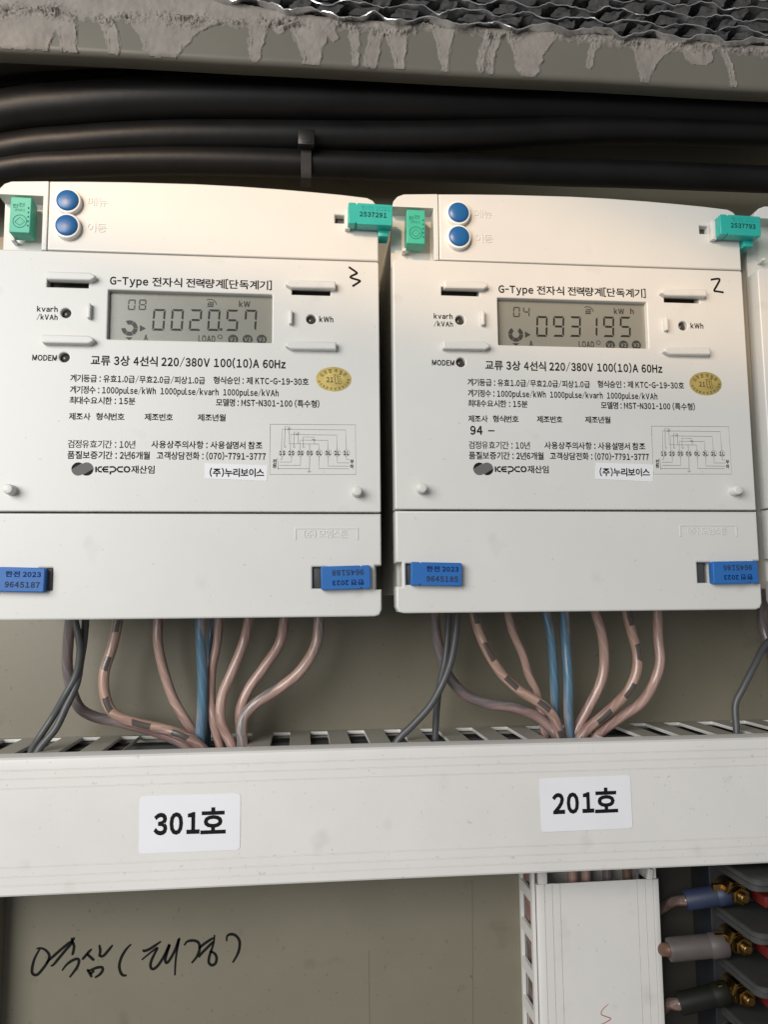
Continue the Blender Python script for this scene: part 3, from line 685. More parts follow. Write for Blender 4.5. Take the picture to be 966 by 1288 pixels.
    add('printed_text', 'rt1_%d' % idx, lambda: ring_text('검정합격필증', 152, 34, 6.3, 4.0, 1.9, False), fp)
    add('printed_text', 'rt2_%d' % idx, lambda: ring_text('한국계량측정협회시험원', 196, 356, 7.0, 4.7, 1.2, True), fp)
    add('printed_text', 'rt3_%d' % idx, lambda: text_mesh('p', '21', cx-3.4, cx-0.2, cz-0.3, 2.6, mat('sticker_ink', (0.10, 0.07, 0.02)), y=-0.16, bold=.02, ref='2'), fp)
    def kc():
        P = ribbon([(cx+0.4, cz+2.1), (cx+0.9, cz-2.2)], 0.3)+ribbon([(cx+0.4, cz+2.1), (cx+1.3, cz+2.0), (cx+1.5, cz+.9), (cx+2.3, cz+2.2), (cx+3.6, cz+2.1)], 0.3)
        P += ribbon([(cx+3.3, cz+1.3), (cx+2.3, cz+1.1), (cx+1.9, cz), (cx+2.4, cz-1.3), (cx+3.8, cz-1.2)], 0.32)+ribbon([(cx+0.9, cz-2.2), (cx+1.8, cz-2.1), (cx+1.9, cz-1.5), (cx+2.8, cz-2.3), (cx+3.9, cz-2.1)], 0.3)
        P += ribbon([(cx+3.4, cz+.5), (cx+2.9, cz+.2), (cx+2.9, cz-.3), (cx+3.5, cz-.5)], 0.26)
        return flat('kc', P, -0.16, mat('sticker_ink', (0.10, 0.07, 0.02)))
    add('printed_mark', 'kc%d' % idx, kc, fp)
    # pen mark
    pen = crop([(738, 432), (775, 458), (770, 465), (745, 480), (788, 495), (785, 503), (755, 522)], 240, 220, 3.7154) if idx == 0 else crop([(683, 520), (704, 516), (727, 517), (715, 545), (700, 573), (716, 577), (747, 582)], 720, 220, 3.927)
    pm = px2(pen, off[1], (off[0], off[2]))
    add('pen_mark', 'pen%d' % idx, lambda: flat('pen', ribbon(smooth_path(pm, 4), 1.0), -0.07, INK), fp)
    if idx == 1:
        p = [(a-MO[0], b-MO[1]) for a, b in px2([(591.5, 541.3), (607, 541.3), (614, 542), (622, 542)], OFF[1][1])]
        add('printed_text', 'n94', lambda: text_mesh('p', '94', p[0][0], p[1][0], p[0][1], 4.4, INK, bold=.015, ref='9'), fp)
        add('printed_text', 'n94b', lambda: flat('p', ribbon([p[2], p[3]], 0.6), -0.06, INK), fp)
    # LCD
    ld = add('lcd_display', 'lcd', lambda: plate('lcd', rounded(-90.5, -11.5, 118.5, 146.5, .5), [], 3.0, 1.5, LCDM, bev=0.1))
    YL = 2.93
    def L(px, py): p = at(px, py, 3.0); return p[0], p[2]
    def dig(s, i, px, pyb, w, h, t, m_): 
        x, z = L(px, pyb); add('digit', 'dg_%s_%.1f_%d' % (s, px, idx), lambda: flat('digit', seven(x, z, w, h, s, t), YL, m_), ld)
    code, big = (('08', '002057'), ('04', '093195'))[idx]
    for i, c_ in enumerate(code): dig(c_, i, (160.6, 174.2)[i], 390.2, 3.3, 5.1, 0.62, SEGW)
    for i, c_ in enumerate(big): dig(c_, i, 191+23.15*i, 416.0+0.12*i, 5.6, 10.4, 1.02, SEGM)
    if idx == 0:
        x, z = L(276.5, 416.3); add('decimal_point', 'dp', lambda: flat('dp', [[(x, z), (x+1.1, z), (x+1.15, z+1.2), (x+.05, z+1.2)]], YL, SEGM), ld)
    def lt(key, s, x0, x1, yc, h, ref, bold=.02, m_=SEGW):
        a = L(x0, yc); b = L(x1, yc); add('symbol', key, lambda: text_mesh('s', s, a[0], b[0], a[1], h, m_, y=YL, bold=bold, ref=ref), ld)
    lt('kw', 'kW', 300.5, 314.8, 382.5, 3.1, 'k')
    if idx == 1: lt('hh', 'h', 323, 328, 382.7, 3.0, 'h')
    lt('aa', 'A', 180.8, 186.2, 425, 2.9, 'A'); lt('ld', 'LOAD', 249.5, 270.8, 426.2, 3.3, 'L', 0.01)
    for i, px in enumerate((293.2, 311.4, 329.2)):
        x, z = L(px, 427.3)
        add('symbol', 'vc%d' % i, lambda: flat('v', [circle(x, z, 2.35, 24)], YL, SEGW), ld)
        add('symbol', 'vt%d' % i, lambda: text_mesh('v', 'V%d' % (i+1), x-1.5, x+1.5, z, 1.9, LCDM, y=YL-.04, bold=.02, ref='V'), ld)
    x, z = L(276.8, 424); add('symbol', 'deg', lambda: flat('o', ribbon(circle(x, z, 0.95, 16), 0.32, close=True), YL, SEGW), ld)
    def rotor():
        x, z = L(163, 413); P = []; miss = 4 if idx == 0 else 1.9
        for k in range(6):
            a0 = math.radians(60*k+2); a1 = math.radians(60*k+58)
            if k == (2 if idx == 0 else 1): continue
            if idx == 0 and k == 2: continue
            ro, ri = 3.7, 1.75
            P.append([(x+ro*math.cos(a0+(a1-a0)*j/5), z+ro*math.sin(a0+(a1-a0)*j/5)) for j in range(6)]+[(x+ri*math.cos(a1-(a1-a0)*j/5), z+ri*math.sin(a1-(a1-a0)*j/5)) for j in range(6)])
        P.append([(x+4.6, z+1.6), (x+4.6, z-1.6), (x+7.4, z)]); P.append([(x-1.8, z-4.4), (x+1.6, z-4.4), (x-.1, z-5.8)])
        return flat('rotor', P, YL, SEGW)
    add('symbol', 'rotor%d' % idx, rotor, ld)
    def icon():
        x, z = L(265, 381.5); P = [[(x-1.6, z-1.9), (x+1.4, z-1.9), (x+1.2, z-1.3), (x-1.4, z-1.3)]]
        for k in range(3): P.append([(x-1.4+k, z-1.1), (x-.7+k, z-1.1), (x-.7+k, z-.1), (x-1.4+k, z-.1)])
        P += ribbon([(x+2.9*math.cos(math.radians(a))-.3, z-.8+2.6*math.sin(math.radians(a))) for a in range(0, 130, 15)], .4); P += ribbon([(x-1, z+.4), (x+1.5, z+.4)], .4)
        return flat('icon', P, YL, SEGW)
    add('symbol', 'icon', icon, ld)
    return root
meter(0, 'ivory meter on the left reading 0020.57, with a pen-written 3 at its upper right')
meter(1, 'ivory meter in the middle reading 093195, with a pen-written 2 at its upper right')
meter(2, 'third ivory meter, only its left edge showing at the right border')

# ---------------------------------------------------------------- seals (each clipped on its meter)
def seal(x0, x1, z0, z1, yf, th, m, off, label, cat_group, texts, rot=0, notch=None, flip=False, under=None):
    o = np.array(off); c = np.array([(x0+x1)/2, yf, z0])+o
    cxx, czz = (x0+x1)/2+o[0], (z0+z1)/2+o[2]
    t = thing('security_seal', tuple(c), label, 'seal', cat_group)
    def rz(me, extra=0):
        M4 = Matrix.Translation((cxx*MM, 0, czz*MM)) @ Matrix.Rotation(math.radians(rot+extra), 4, 'Y') @ Matrix.Translation((-cxx*MM, 0, -czz*MM)); me.transform(M4); return me
    X0, X1_, Z0, Z1 = x0+o[0], x1+o[0], z0+o[2], z1+o[2]; Y = yf+o[1]
    if notch is None: out = rounded(X0, X1_, Z0, Z1, 0.5)
    else:
        nx = X0+notch if notch > 0 else X1_+notch
        out = [(X0, Z0+.5), (X0+.5, Z0), (nx-.55, Z0), (nx, Z0+.8), (nx+.55, Z0), (X1_-.5, Z0), (X1_, Z0+.5), (X1_, Z1-.5), (X1_-.5, Z1), (nx+.55, Z1), (nx, Z1-.8), (nx-.55, Z1), (X0+.5, Z1), (X0, Z1-.5)]
    link('seal_body', rz(plate('seal_body', out, [], Y, th, m, bev=0.4)), t)
    for (s, a, b, zc, h, mm_, bold, kind_) in texts:
        me = text_mesh('t', s, X0+a, X0+b, Z0+zc, h, mm_, y=Y-0.07 if kind_ == 0 else Y+0.05, bold=bold, ref='0', ext=0 if kind_ == 0 else 0.22)
        if flip:
            M4 = Matrix.Translation((cxx*MM, 0, czz*MM)) @ Matrix.Rotation(math.pi, 4, 'Y') @ Matrix.Translation((-cxx*MM, 0, -czz*MM)); me.transform(M4)
        o2 = link('seal_number' if kind_ == 0 else 'seal_lettering', rz(me), t)
    if under:
        a, b, c_, d, e, f = under; link('seal_hook', box_mesh('seal_hook', a+o[0], b+o[0], c_+o[1], d+o[1], e+o[2], f+o[2], m, 0.4), t)
    return t
GG = 'green seals on the meter tops'; BG = 'blue seals on the terminal covers'
for i in (0, 1):
    w_ = ('left', 'middle')[i]; tl_ = 21.2
    num = ('2537291', '2537793')[i]
    dx = 0 if i == 0 else 0.6
    seal(21.9+dx, 42.9+dx, 177.0, 187.4, -8.0, 6.0, TEAL, OFF[i]+np.array([0, 0, -.2]), 'teal seal numbered %s at the top right corner of the %s meter' % (num, w_), GG,
         [(num, 5.3, 18.2, 4.9, 2.5, GREYG, .02, 0), ('한전 2021', 6, 19.8, 8.1, 1.9, TEAL, .0, 1)], rot=1.2, notch=3.9, under=(36.5+dx, 41.5+dx, -3, 5, 173.8, 178))
    s_ = seal(-132.4+(0 if i == 0 else .1), -123.4+(0.2 if i == 0 else 0), 169.2, 186.2, -2.4 if i == 0 else -2.0, 8.5, GREEN, OFF[i], 'green upright seal in the corner recess of the %s meter' % w_, GG, [('한', 1, 3.6, 12.6, 1.6, GREENI, .0, 0), ('전', 3.6, 6.2, 13.3, 1.6, GREENI, .0, 0), ('2021', 2.0, 6.6, 10.8, 1.0, GREENI, .0, 0)], rot=1.0)
    # ring mark on the recess seal
    c = np.array([-127.9, 0, 174.6])+OFF[i]
    P = ribbon(circle(c[0], c[2], 3.0, 24), .28, close=True)+ribbon([(c[0]-2.2, c[2]-.4), (c[0], c[2]+1.9), (c[0]+2.2, c[2]-.2), (c[0], c[2]-2), (c[0]-2.2, c[2]-.4)], .25)
    for k in range(5): P.append([(c[0]+3.3, c[2]-2.4+k*2.1), (c[0]+3.9, c[2]-2.4+k*2.1), (c[0]+3.9, c[2]-1.5+k*2.1), (c[0]+3.3, c[2]-1.5+k*2.1)])
    link('seal_mark', flat('sm', P, (-2.4 if i == 0 else -2.0)+OFF[i][1]-0.06, GREENI), s_)
# the third meter's recess seal, partly in the frame
seal(-127, -118.4, 169.2, 186.2, -2.0, 8.5, GREEN, OFF[2], 'green seal on the third meter at the right border', GG, [], rot=0)
for (i, lft, num, x0, rot, fl) in ((0, True, '9645187', -134.0, 1.6, False), (0, False, '9645188', 9.2, -1.4, True), (1, True, '9645185', -132.6, 1.4, False), (1, False, '9645186', 11.2, -0.8, True)):
    Ls = 23.4 if lft else 22.3
    tx = [('한전 2023', 7.0 if lft else 3.0, Ls-1.6 if lft else Ls-5.0, 7.6, 2.3, BLUEI, .03, 0), (num, 7.0 if lft else 3.0, Ls-1.8 if lft else Ls-5.0, 3.1, 2.6, GREYI, .02, 0)]
    seal(x0, x0+Ls, 6.3, 16.9, -4.2, 4.6, BLUES, OFF[i], 'blue seal numbered %s at the lower %s of the %s meter' % (num, 'left' if lft else 'right', ('left', 'middle')[i]), BG,
         tx, rot=rot, notch=4.2 if lft else -4.2, flip=fl)

# ================================================================ HORIZONTAL WIRING DUCT
ZT = -69.0; X0D, X1D = -230, 470
hd = thing('wiring_duct', (60, 60, -131), 'long ivory horizontal wiring duct under the meters carrying the room labels', 'wiring duct')
cov = [(38.5, -68.7), (33.5, -69.0), (31.2, -69.5), (30.2, -70.3), (30.0, -71.2)]
def groove(z, d=0.45, w=0.30): return [(30.0, z+w), (30.0+d, z+w*.5), (30.0+d, z-w*.5), (30.0, z-w)]
for z in (-75.2, -79.0, -83.2): cov += groove(z)
cov += [(30.0, -100), (30.05, -101)]
for z in (-118.0, -122.2, -126.0): cov += groove(z)
cov += [(30.0, -129.8), (30.5, -130.6), (31.5, -131), (38.5, -131.0), (38.5, -129.8), (31.4, -129.8), (31.4, -71.5), (38.5, -70.2)]
def sweepx(name, prof, xs, m, wob=0.0):
    vs_, fs = [], []; n = len(prof)
    for x in xs:
        for (y, z) in prof: vs_.append((x, y+wob*math.sin(x*0.021), z+wob*math.sin(x*0.017+1)))
    for i in range(len(xs)-1):
        for k in range(n): k2 = (k+1) % n; fs.append((i*n+k, i*n+k2, (i+1)*n+k2, (i+1)*n+k))
    fs.append(tuple(range(n))[::-1]); fs.append(tuple((len(xs)-1)*n+k for k in range(n)))
    me = from_lists(name, vs_, fs, m); bm = bmesh.new(); bm.from_mesh(me); bmesh.ops.recalc_face_normals(bm, faces=bm.faces); bm.to_mesh(me); bm.free()
    return finish(me, m, 22)
link('duct_cover', sweepx('duct_cover', cov, np.linspace(X0D, X1D, 30), DUCTM, 0.12), hd)
def slotted_wall(z, gaps):
    """top wall of the duct: real slots cut through a 1.8 mm wall (drawn in X,Y)"""
    cu = bpy.data.curves.new('w', 'CURVE'); cu.dimensions = '2D'; cu.fill_mode = 'BOTH'
    rects = [(X0D, X1D, 37.2, 86.9)]; holes = []
    k = -10
    while -10+20*k < X1D-10:
        c = -10+20*k
        if not any(a < c < b for a, b in gaps): holes.append((c-4.75, c+4.75, 39.6, 83.0))
        k += 1
    holes += [(a, b, 39.6, 83.0) for a, b in gaps]
    for i, (a, b, c, d) in enumerate(rects+holes):
        p = rounded(a, b, c, d, 0.01 if i == 0 else 0.7, 3)
        if i: p = p[::-1]
        s = cu.splines.new('POLY'); s.points.add(len(p)-1); s.use_cyclic_u = True
        for j, (x, y) in enumerate(p): s.points[j].co = (x, y, 0, 1)
    cu.extrude = 0.75; cu.bevel_depth = 0.12; cu.offset = -0.12
    me = curve_mesh(cu); bpy.data.curves.remove(cu)
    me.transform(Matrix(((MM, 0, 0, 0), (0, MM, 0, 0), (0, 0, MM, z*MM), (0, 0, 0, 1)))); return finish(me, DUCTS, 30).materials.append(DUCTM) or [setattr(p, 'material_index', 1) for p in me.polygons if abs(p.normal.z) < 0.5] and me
link('slotted_side', slotted_wall(ZT-0.9, [(-84.8, -25.6), (124.8, 153.6), (154.2, 174.6)]), hd)
link('slotted_side', slotted_wall(-129.0, []), hd)
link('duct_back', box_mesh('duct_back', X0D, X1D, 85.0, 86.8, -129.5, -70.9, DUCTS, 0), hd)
# adhesive room labels
def room_label(pts, text, tx, zc_px, h, label):
    p = px2(pts, 29.9); x0 = (p[0][0]+p[3][0])/2; x1 = (p[1][0]+p[2][0])/2; z1 = (p[0][1]+p[1][1])/2; z0 = (p[2][1]+p[3][1])/2
    an = math.degrees(math.atan2(p[1][1]-p[0][1], p[1][0]-p[0][0]))
    t = thing('room_label', (x0, 29.8, z0), label, 'label', 'room number labels on the duct')
    me = plate('pl', rounded(x0, x1, z0, z1, 1.6), [], 29.72, 0.16, PAPER, bev=0.03, seg=1)
    c = Vector(((x0+x1)/2*MM, 0, (z0+z1)/2*MM)); R4 = Matrix.Translation(c) @ Matrix.Rotation(math.radians(-an), 4, 'Y') @ Matrix.Translation(-c)
    me.transform(R4); link('paper', me, t)
    a = at(tx[0], zc_px, 29.7); b = at(tx[1], zc_px, 29.7)
    num = text[:-1]; sp = a[0]+(b[0]-a[0])*0.635
    for s, u, v, ref, hh, bold, dz in ((num, a[0], sp, '0', h*0.83, .032, 0), (text[-1], sp+0.012*(b[0]-a[0]), b[0], '호', h*0.98, .02, h*0.06)):
        m2 = text_mesh('t', s, u, v, (z0+z1)/2+tx[2]+dz, hh, INK, y=29.64, bold=bold, ref=ref); m2.transform(R4); link('label_text', m2, t)
    return t
room_label([(176, 1001.3), (302.3, 997.2), (302.3, 1067.6), (174.7, 1073.8)], '301호', (193.2, 284, 0.1), 1034, 12.3, 'white paper label printed 301호 on the duct below the left meter')
room_label([(678.5, 978.6), (793.2, 974.2), (795, 1041.3), (681, 1046)], '201호', (694.5, 777, 0.4), 1009, 12.3, 'white paper label printed 201호 on the duct below the middle meter')

# ================================================================ WIRES below the meters
rw = random.Random(11)
def wire(name, origin, s, pts, Ys, r, m, label, group, ups=1):
    q = crop(pts, origin[0], origin[1], s); n_ = len(q)
    P = []
    for i, (x, y) in enumerate(q):
        t = i/(n_-1); Y = Ys[0]+(Ys[1]-Ys[0])*t+ (Ys[2] if len(Ys) > 2 else 0)*math.sin(math.pi*t); P.append(at(x, y, Y))
    for i in range(1, len(P)-1): P[i] = P[i]+np.array([rw.uniform(-.45, .45), rw.uniform(-1, 1), rw.uniform(-.4, .4)])
    d = P[0]-P[1]; d /= np.linalg.norm(d)
    P = [P[0]+np.array([d[0]*9, 0, 16])] + P
    e = P[-1]-P[-2]; e /= np.linalg.norm(e); P += [P[-1]+e*9+np.array([0, 0, -6]), P[-1]+e*14+np.array([0, 0, -26])]
    return place_single(name, tube(name, P, r, m, seg=18, n=8), label, 'wire', group)
GL = 'wires dropping from the left meter into the duct'; GM = 'wires dropping from the middle meter into the duct'
O1, O2, O3, O4, S1, S2 = (0, 660), (240, 660), (480, 660), (720, 660), 3.7154, 3.927
wire('wire', O1, S1, [(330, 440), (318, 560), (315, 660), (335, 760), (370, 850), (450, 900), (560, 925), (700, 955), (800, 990), (870, 1035)], (50, 62, 6), 2.7, W_MAUVE, 'mauve insulated wire, leftmost thick one behind the thin grey wires, left meter', GL)
wire('thin_wire', O1, S1, [(350, 440), (372, 520), (374, 600), (355, 700), (300, 800), (240, 900), (190, 980), (150, 1050)], (44, 48), 1.75, GREYW, 'thin grey wire on the left of the crossing pair under the left meter', GL)
wire('thin_wire', O1, S1, [(400, 440), (396, 540), (375, 640), (352, 740), (310, 850), (255, 950), (180, 1052)], (49, 44), 1.8, GREYW, 'thin grey wire on the right of the crossing pair under the left meter', GL)
wire('wire', O1, S1, [(552, 440), (522, 570), (492, 690), (490, 790), (535, 880), (640, 925), (760, 950), (860, 985), (930, 1030)], (48, 50), 2.6, W_DASH, 'pink wire with dark printed dashes, curving right under the left meter', GL)
wire('wire', O1, S1, [(740, 440), (742, 560), (765, 690), (815, 820), (870, 920), (925, 1010)], (58, 60), 2.5, W_PINK, 'pink wire just left of the blue wires, left meter', GL)
wire('wire', O2, S1, [(45, 440), (50, 560), (57, 700), (57, 850), (45, 980)], (50, 54), 2.7, W_BLUE, 'front blue wire hanging straight down under the left meter', GL)
wire('wire', O2, S1, [(112, 440), (96, 540), (84, 640), (78, 760), (72, 990)], (60, 62), 2.4, W_BLUE, 'rear blue wire half hidden by a pink wire, left meter', GL)
wire('wire', O2, S1, [(133, 440), (117, 560), (100, 680), (96, 820), (108, 930), (135, 1030)], (54, 56), 2.3, W_PINK, 'slim pink wire right beside the blue wires, left meter', GL)
wire('wire', O2, S1, [(272, 440), (250, 550), (195, 680), (148, 790), (137, 890), (160, 970), (190, 1030)], (50, 52), 2.6, W_PINK, 'second pink wire right of the blue ones, bent like an S, left meter', GL)
wire('wire', O2, S1, [(438, 440), (418, 550), (350, 660), (278, 760), (235, 850), (225, 930), (235, 1010)], (52, 56), 2.6, W_PINK, 'third pink wire right of the blue ones, inside the outer wire, left meter', GL)
wire('wire', O2, S1, [(600, 440), (583, 560), (520, 680), (420, 755), (310, 830), (252, 890), (236, 960), (242, 1025)], (48, 50), 2.8, W_PGREY, 'outermost pink and grey wire sweeping left under the left meter', GL)
wire('wire', O3, S1, [(247, 400), (253, 500), (275, 620), (320, 720), (400, 800), (500, 835), (620, 855), (720, 895), (785, 945), (815, 985)], (54, 58, 4), 2.8, W_MAUVE, 'mauve wire behind the thin grey wires under the middle meter', GM)
wire('thin_wire', O3, S1, [(315, 400), (310, 520), (292, 640), (272, 740), (258, 860), (250, 1000)], (50, 54), 1.75, GREYW, 'thin grey wire ending straight down under the middle meter', GM)
wire('thin_wire', O3, S1, [(355, 400), (345, 520), (320, 640), (278, 750), (220, 850), (145, 940), (75, 1008)], (44, 44), 1.85, GREYW, 'thin grey wire crossing over to the left under the middle meter', GM)
wire('wire', O3, S1, [(430, 402), (450, 490), (495, 590), (560, 695), (640, 770), (740, 830), (800, 890), (832, 980)], (50, 50), 2.6, W_DASH, 'pink wire with grey dashes curving right, middle meter left side', GM)
wire('wire', O3, S1, [(590, 402), (612, 500), (655, 600), (690, 690), (728, 800), (760, 960)], (58, 62), 2.3, W_PINK, 'slim reddish pink wire left of the blue wires, middle meter', GM)
wire('wire', O3, S1, [(768, 402), (787, 520), (800, 640), (808, 760), (808, 870), (815, 980)], (55, 58), 2.4, W_BLUE, 'left blue wire of the two under the middle meter', GM)
wire('wire', O3, S1, [(853, 402), (862, 560), (869, 720), (872, 850), (878, 985)], (52, 54), 2.6, W_BLUE, 'right blue wire of the two under the middle meter', GM)
wire('wire', O4, S2, [(115, 428), (143, 540), (160, 670), (140, 780), (80, 900), (15, 1025)], (54, 56), 2.7, W_PINK, 'first pink wire right of the blue ones under the middle meter', GM)
wire('wire', O4, S2, [(268, 428), (292, 530), (322, 640), (315, 740), (265, 835), (175, 920), (100, 985), (50, 1035)], (50, 50), 2.7, W_DASH, 'pink wire with dark dashes between two plain ones, middle meter right side', GM)
wire('wire', O4, S2, [(420, 428), (430, 560), (430, 680), (405, 785), (335, 880), (225, 960), (125, 1040)], (52, 52), 2.7, W_PINK, 'outermost pink wire sweeping left under the middle meter', GM)
wire('thin_wire', (720, 660), S2, [(1050, 500), (960, 590), (895, 690), (838, 800), (808, 890), (810, 1000)], (50, 46), 1.8, GREYW, 'thin grey wire curling down under the third meter', 'wires under the third meter')
wire('wire', (720, 660), S2, [(938, 408), (945, 500), (965, 600), (1010, 720), (1080, 850), (1100, 1000)], (56, 58), 2.8, W_MAUVE, 'mauve wire under the third meter at the right border', 'wires under the third meter')

for i, (z, Y, m_, r, tx_) in enumerate([(-74.5, 45, GREYW, 2.6, 'dark grey wire lying nearest the slots at the front'), (-76, 52, W_DIM, 3.2, 'dull brown wire second from the front'), (-75.5, 60, GREYW, 3.4, 'dark grey wire in the middle'), (-75.5, 68, GREYW, 3.4, 'dark grey wire fourth from the front'), (-74.5, 75.5, BLACK, 3.0, 'black wire fifth from the front'), (-74.5, 81.8, BLACK, 2.7, 'black wire against the back'), (-86, 48, BLACK, 4.6, 'black wire in the lower layer at the front'), (-87, 58, BLACK, 4.8, 'black wire in the middle of the lower layer'), (-87, 70, BLACK, 5.4, 'black wire in the lower layer at the back')]):
    P = [(x, Y+rr.uniform(-1, 1), z+rr.uniform(-1.2, 0.5)) for x in range(-215, 440, 50)]
    place_single('duct_wire', tube('dw', P, r, m_, seg=10, n=5), tx_+' inside the horizontal duct', 'wire', 'wires lying inside the horizontal duct')

# ================================================================ VERTICAL DUCT
vd = thing('wiring_duct', (155, 73, -350), 'ivory vertical wiring duct hanging down below the 201 label', 'wiring duct')
YF = 60.0; VX0, VX1 = 122.6, 189.0; ZC = -145.8
pv = []
def gv(x, w=0.3, d=0.5): return [(x-w, YF), (x-w*.5, YF+d), (x+w*.5, YF+d), (x+w, YF)]
pv = [(VX0, YF+6), (VX0, YF+1.2), (VX0+.4, YF+.3), (VX0+1.2, YF)]
for g in (4.2, 8.4, 12.6): pv += gv(VX0+g)
for g in (12.0, 7.6, 3.4): pv += gv(VX1-g)
pv += [(VX1-1.2, YF), (VX1-.4, YF+.3), (VX1, YF+1.2), (VX1, YF+6), (VX1-1.3, YF+6), (VX1-1.3, YF+1.5), (VX0+1.3, YF+1.5), (VX0+1.3, YF+6)]
vs_, fs = [], []; n = len(pv); zs = np.linspace(ZC, -420, 12)
for j, z in enumerate(zs):
    for (x, y) in pv: vs_.append((x, y, z+(0.35*math.sin(x*0.09)+0.15*math.sin(x*.5) if j == 0 else 0)))
for j in range(len(zs)-1):
    for k in range(n): k2 = (k+1) % n; fs.append((j*n+k, j*n+k2, (j+1)*n+k2, (j+1)*n+k))
fs.append(tuple(range(n)))
me = from_lists('duct_cover', vs_, fs, DUCTM); bm = bmesh.new(); bm.from_mesh(me); bmesh.ops.recalc_face_normals(bm, faces=bm.faces); bm.to_mesh(me); bm.free()
vc = link('duct_cover', finish(me, DUCTM, 22), vd)
pm = px2([(765.5, 1262), (758, 1269), (756.3, 1275), (763, 1278), (768.3, 1280.5), (762, 1285), (755, 1288)], YF)
link('pen_mark', flat('rp', ribbon(smooth_path(pm, 4), 0.5, taper=True), YF-.06, REDI), vc)
def vwall(x, holes, name='slotted_side'):
    """side wall in the Y,Z plane with slots"""
    cu = bpy.data.curves.new('w', 'CURVE'); cu.dimensions = '2D'; cu.fill_mode = 'BOTH'
    for i, p in enumerate([rounded(YF+1.7, 86.9, -420, -131.6, .01)]+[rounded(a, b, c, d, .6, 3)[::-1] for a, b, c, d in holes]):
        s = cu.splines.new('POLY'); s.points.add(len(p)-1); s.use_cyclic_u = True
        for j, (u, v) in enumerate(p): s.points[j].co = (u, v, 0, 1)
    cu.extrude = 0.8; cu.bevel_depth = 0.1; cu.offset = -0.1
    me = curve_mesh(cu); bpy.data.curves.remove(cu)
    me.transform(Matrix(((0, 0, MM, x*MM), (MM, 0, 0, 0), (0, MM, 0, 0), (0, 0, 0, 1)))); return finish(me, DUCTM, 30)
hs = []
for k in range(14):
    zc = at(663, 1146, 72)[2]-20*(k-1); hs.append((YF+5, 84, zc-6.8, zc+7.2))
hs = [h for h in hs if h[3] < -132]
link('slotted_side', vwall(121.2, hs), vd)
link('slotted_side', vwall(187.2, [(YF+4, 85, z-6.5, z+6.5) for z in (-156, -180, -205, -230, -255)]), vd)
link('duct_back', box_mesh('duct_back', 122.2, 186.2, 85.3, 86.8, -420, -131.6, DUCTM, 0), vd)
a = at(683, 1097, YF); link('cover_clip', box_mesh('cover_clip', a[0]-2.4, a[0]+2.4, YF+.5, YF+4, ZC-2, ZC+6.0, DUCTM, .5), vd)
a = at(818, 1100, YF); link('cover_clip', box_mesh('cover_clip', a[0]-1.6, a[0]+1.6, YF+.5, YF+3, ZC-2, ZC+4.8, DUCTM, .4, rot=((a[0], YF, ZC), 'Y', 10)), vd)
for i, (x, m_) in enumerate([(125.3, W_DIM), (126.6, W_MAUVE), (145, W_PINK), (155, W_PGREY), (165, W_MAUVE), (175, W_DIM)]):
    pts = [(x+rr.uniform(-.5, .5)*(1 if i < 2 else 3), (81.4, 74.2, 72, 73, 74, 72)[i]+rr.uniform(-.5, .5), z) for z in (-112, -140, -175, -215, -260, -330, -400)]
    place_single('wire', tube('wire', pts, 3.1 if i < 2 else 2.7, m_), ['dull brown pink wire leftmost inside the vertical duct', 'mauve wire second from the left inside the vertical duct', 'pink wire third from the left inside the vertical duct', 'pink and grey wire fourth from the left inside the vertical duct', 'mauve wire second from the right inside the vertical duct', 'dull brown pink wire rightmost inside the vertical duct'][i], 'wire', 'wires inside the vertical duct')

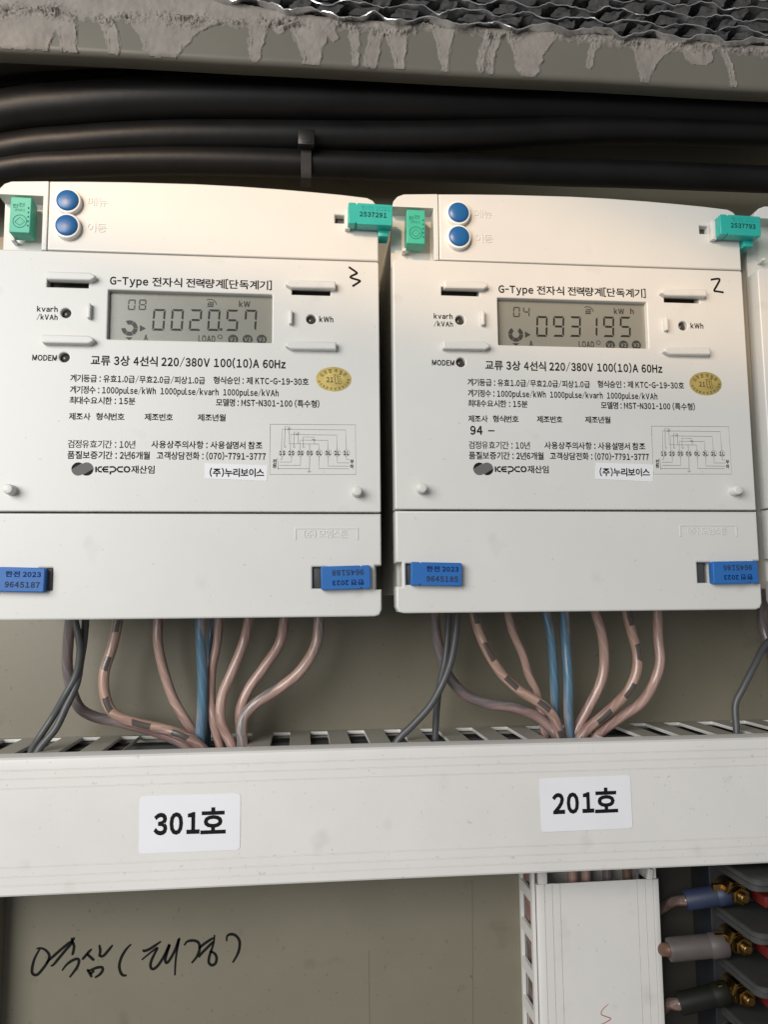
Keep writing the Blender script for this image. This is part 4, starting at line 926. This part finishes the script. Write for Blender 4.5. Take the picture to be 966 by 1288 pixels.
# ================================================================ TERMINAL BLOCK bottom right
tbk = thing('terminal_block', (260, 75, -350), 'dark terminal block with grey barrier plates and brass bolts at the lower right', 'terminal block')
link('shade_board', box_mesh('shade_board', 189.5, 380, 83.5, 86.85, -420, -131.5, mat('painted_shade', (0.022, 0.019, 0.013), 0.55), 0.3), tbk)  # added board: its near-black colour paints the shade of the lower right pocket
link('block_body', box_mesh('block_body', 217.5, 380, 62, 83.3, -420, -131.9, BLOCKM, 1.0), tbk)
PZ = [-135.6-24.6*k for k in range(5)]
for k, z in enumerate(PZ):
    def pl(z0, z1, x0, yf, m_):
        cu_pts = rounded(x0, 380, yf, 66, (5.0, 0, 0, 0))
        bm = bmesh.new(); vsb = [bm.verts.new((x, y, z0)) for x, y in cu_pts]; f = bm.faces.new(vsb)
        ex = bmesh.ops.extrude_face_region(bm, geom=[f])
        for v in [g for g in ex['geom'] if isinstance(g, bmesh.types.BMVert)]: v.co.z = z1
        bmesh.ops.recalc_face_normals(bm, faces=bm.faces)
        bmesh.ops.bevel(bm, geom=[e for e in bm.edges if abs(e.verts[0].co.z-e.verts[1].co.z) < .01], offset=.4, segments=2, affect='EDGES')
        bmesh.ops.scale(bm, vec=(MM,)*3, verts=bm.verts); return from_bm('barrier_plate', bm, m_, 40)
    link('barrier_plate', pl(z-2.6, z, 219.3, 20, BARR), tbk)
    link('barrier_plate', pl(z-6.6, z-3.3, 220.6, 23.5, BARR), tbk)
    link('clamp_channel', box_mesh('clamp_channel', 222.5, 380, 27, 62, z-3.5, z-2.4, BLOCKM, 0), tbk)
    if k < 4:
        zz = z-16.0
        b_ = link('red_strip', box_mesh('red_strip', 234.5, 380, 38, 52, zz-3.6, zz+2.0, REDM, .6), tbk)
        cx, cy, cz = 225.0, 50.0, z-15.2
        bolt = tbk
        def hexn(r, y0, y1, nseg, m_, nm, rr_=0.5):
            pts = [(cx+r*math.cos(math.pi/6+2*math.pi*q_/nseg), cz+r*math.sin(math.pi/6+2*math.pi*q_/nseg)) for q_ in range(nseg)]
            return link(nm, plate(nm, pts, [], y0, y1-y0, m_, bev=rr_, seg=2), bolt)
        hexn(2.3, 39, 44, 16, BRASS, 'bolt_thread', .5); hexn(4.6, 42.5, 46, 6, BRASS, 'hex_nut', .5); hexn(4.9, 46.2, 47.2, 24, BRASS, 'lock_washer', .3)
        for q in range(4): hexn(2.45, 39.4+q*0.9, 39.8+q*0.9, 16, BRASS, 'thread_ring', .15)
        hexn(5.6, 47.4, 48.4, 24, BRASS, 'flat_washer', .3); hexn(4.8, 48.6, 62, 20, BRASS, 'bolt_base', .4)
        link('lug_tab', box_mesh('lug_tab', cx-12, cx+6.0, 48.5, 51.5, cz-4.6, cz+4.6, BRASS, .6), tbk)
        link('lug_edge', box_mesh('lug_edge', cx-7.6, cx-5.8, 42, 50, cz+1.5, cz+7.6, BRASS, .4, rot=((cx-6, 46, cz+4), 'Y', 20)), tbk)
def lugcable(p0, p1, c0, r0, rs, msl, mcab, label):
    A = at(*p0, 55); B = at(*p1, 51); C0 = at(*c0, 73)
    t = thing('lug_cable', tuple(C0), label, 'cable', 'cables clamped in the terminal block')
    d = B-A
    link('sleeve', tube('sleeve', [A, A+d*.03, A+d*.68, A+d*.70, A+d*.72, A+d*.98, B], rs, msl, seg=24, smooth=False, rfun=lambda q_: .95 if q_ == 0 else (1.0 if q_ < .6 else (1.07 if q_ < .95 else 1.0))), t)
    link('core', tube('core', [C0+np.array([-13, 3, -9.0]), C0, C0*.4+A*.6+np.array([0, 3, 0]), A, A+d*.3], r0, mcab, seg=16), t)
lugcable((862, 1132), (918, 1123), (834, 1141), 2.6, 5.2, BLUESL, W_DIM, 'cable with a blue crimp sleeve at the topmost brass bolt')
lugcable((841, 1194), (914, 1187), (826, 1200), 3.4, 5.9, GREYSL, mat('brown_core', (0.11, 0.05, 0.03), .5), 'cable with a pale grey crimp sleeve at the second brass bolt')
lugcable((854, 1262), (916, 1247), (830, 1270), 3.0, 5.5, BLKSL, W_DIM, 'cable with a black crimp sleeve at the third brass bolt')

for o in list(bpy.data.objects):
    if '_b' in o: del o['_b']
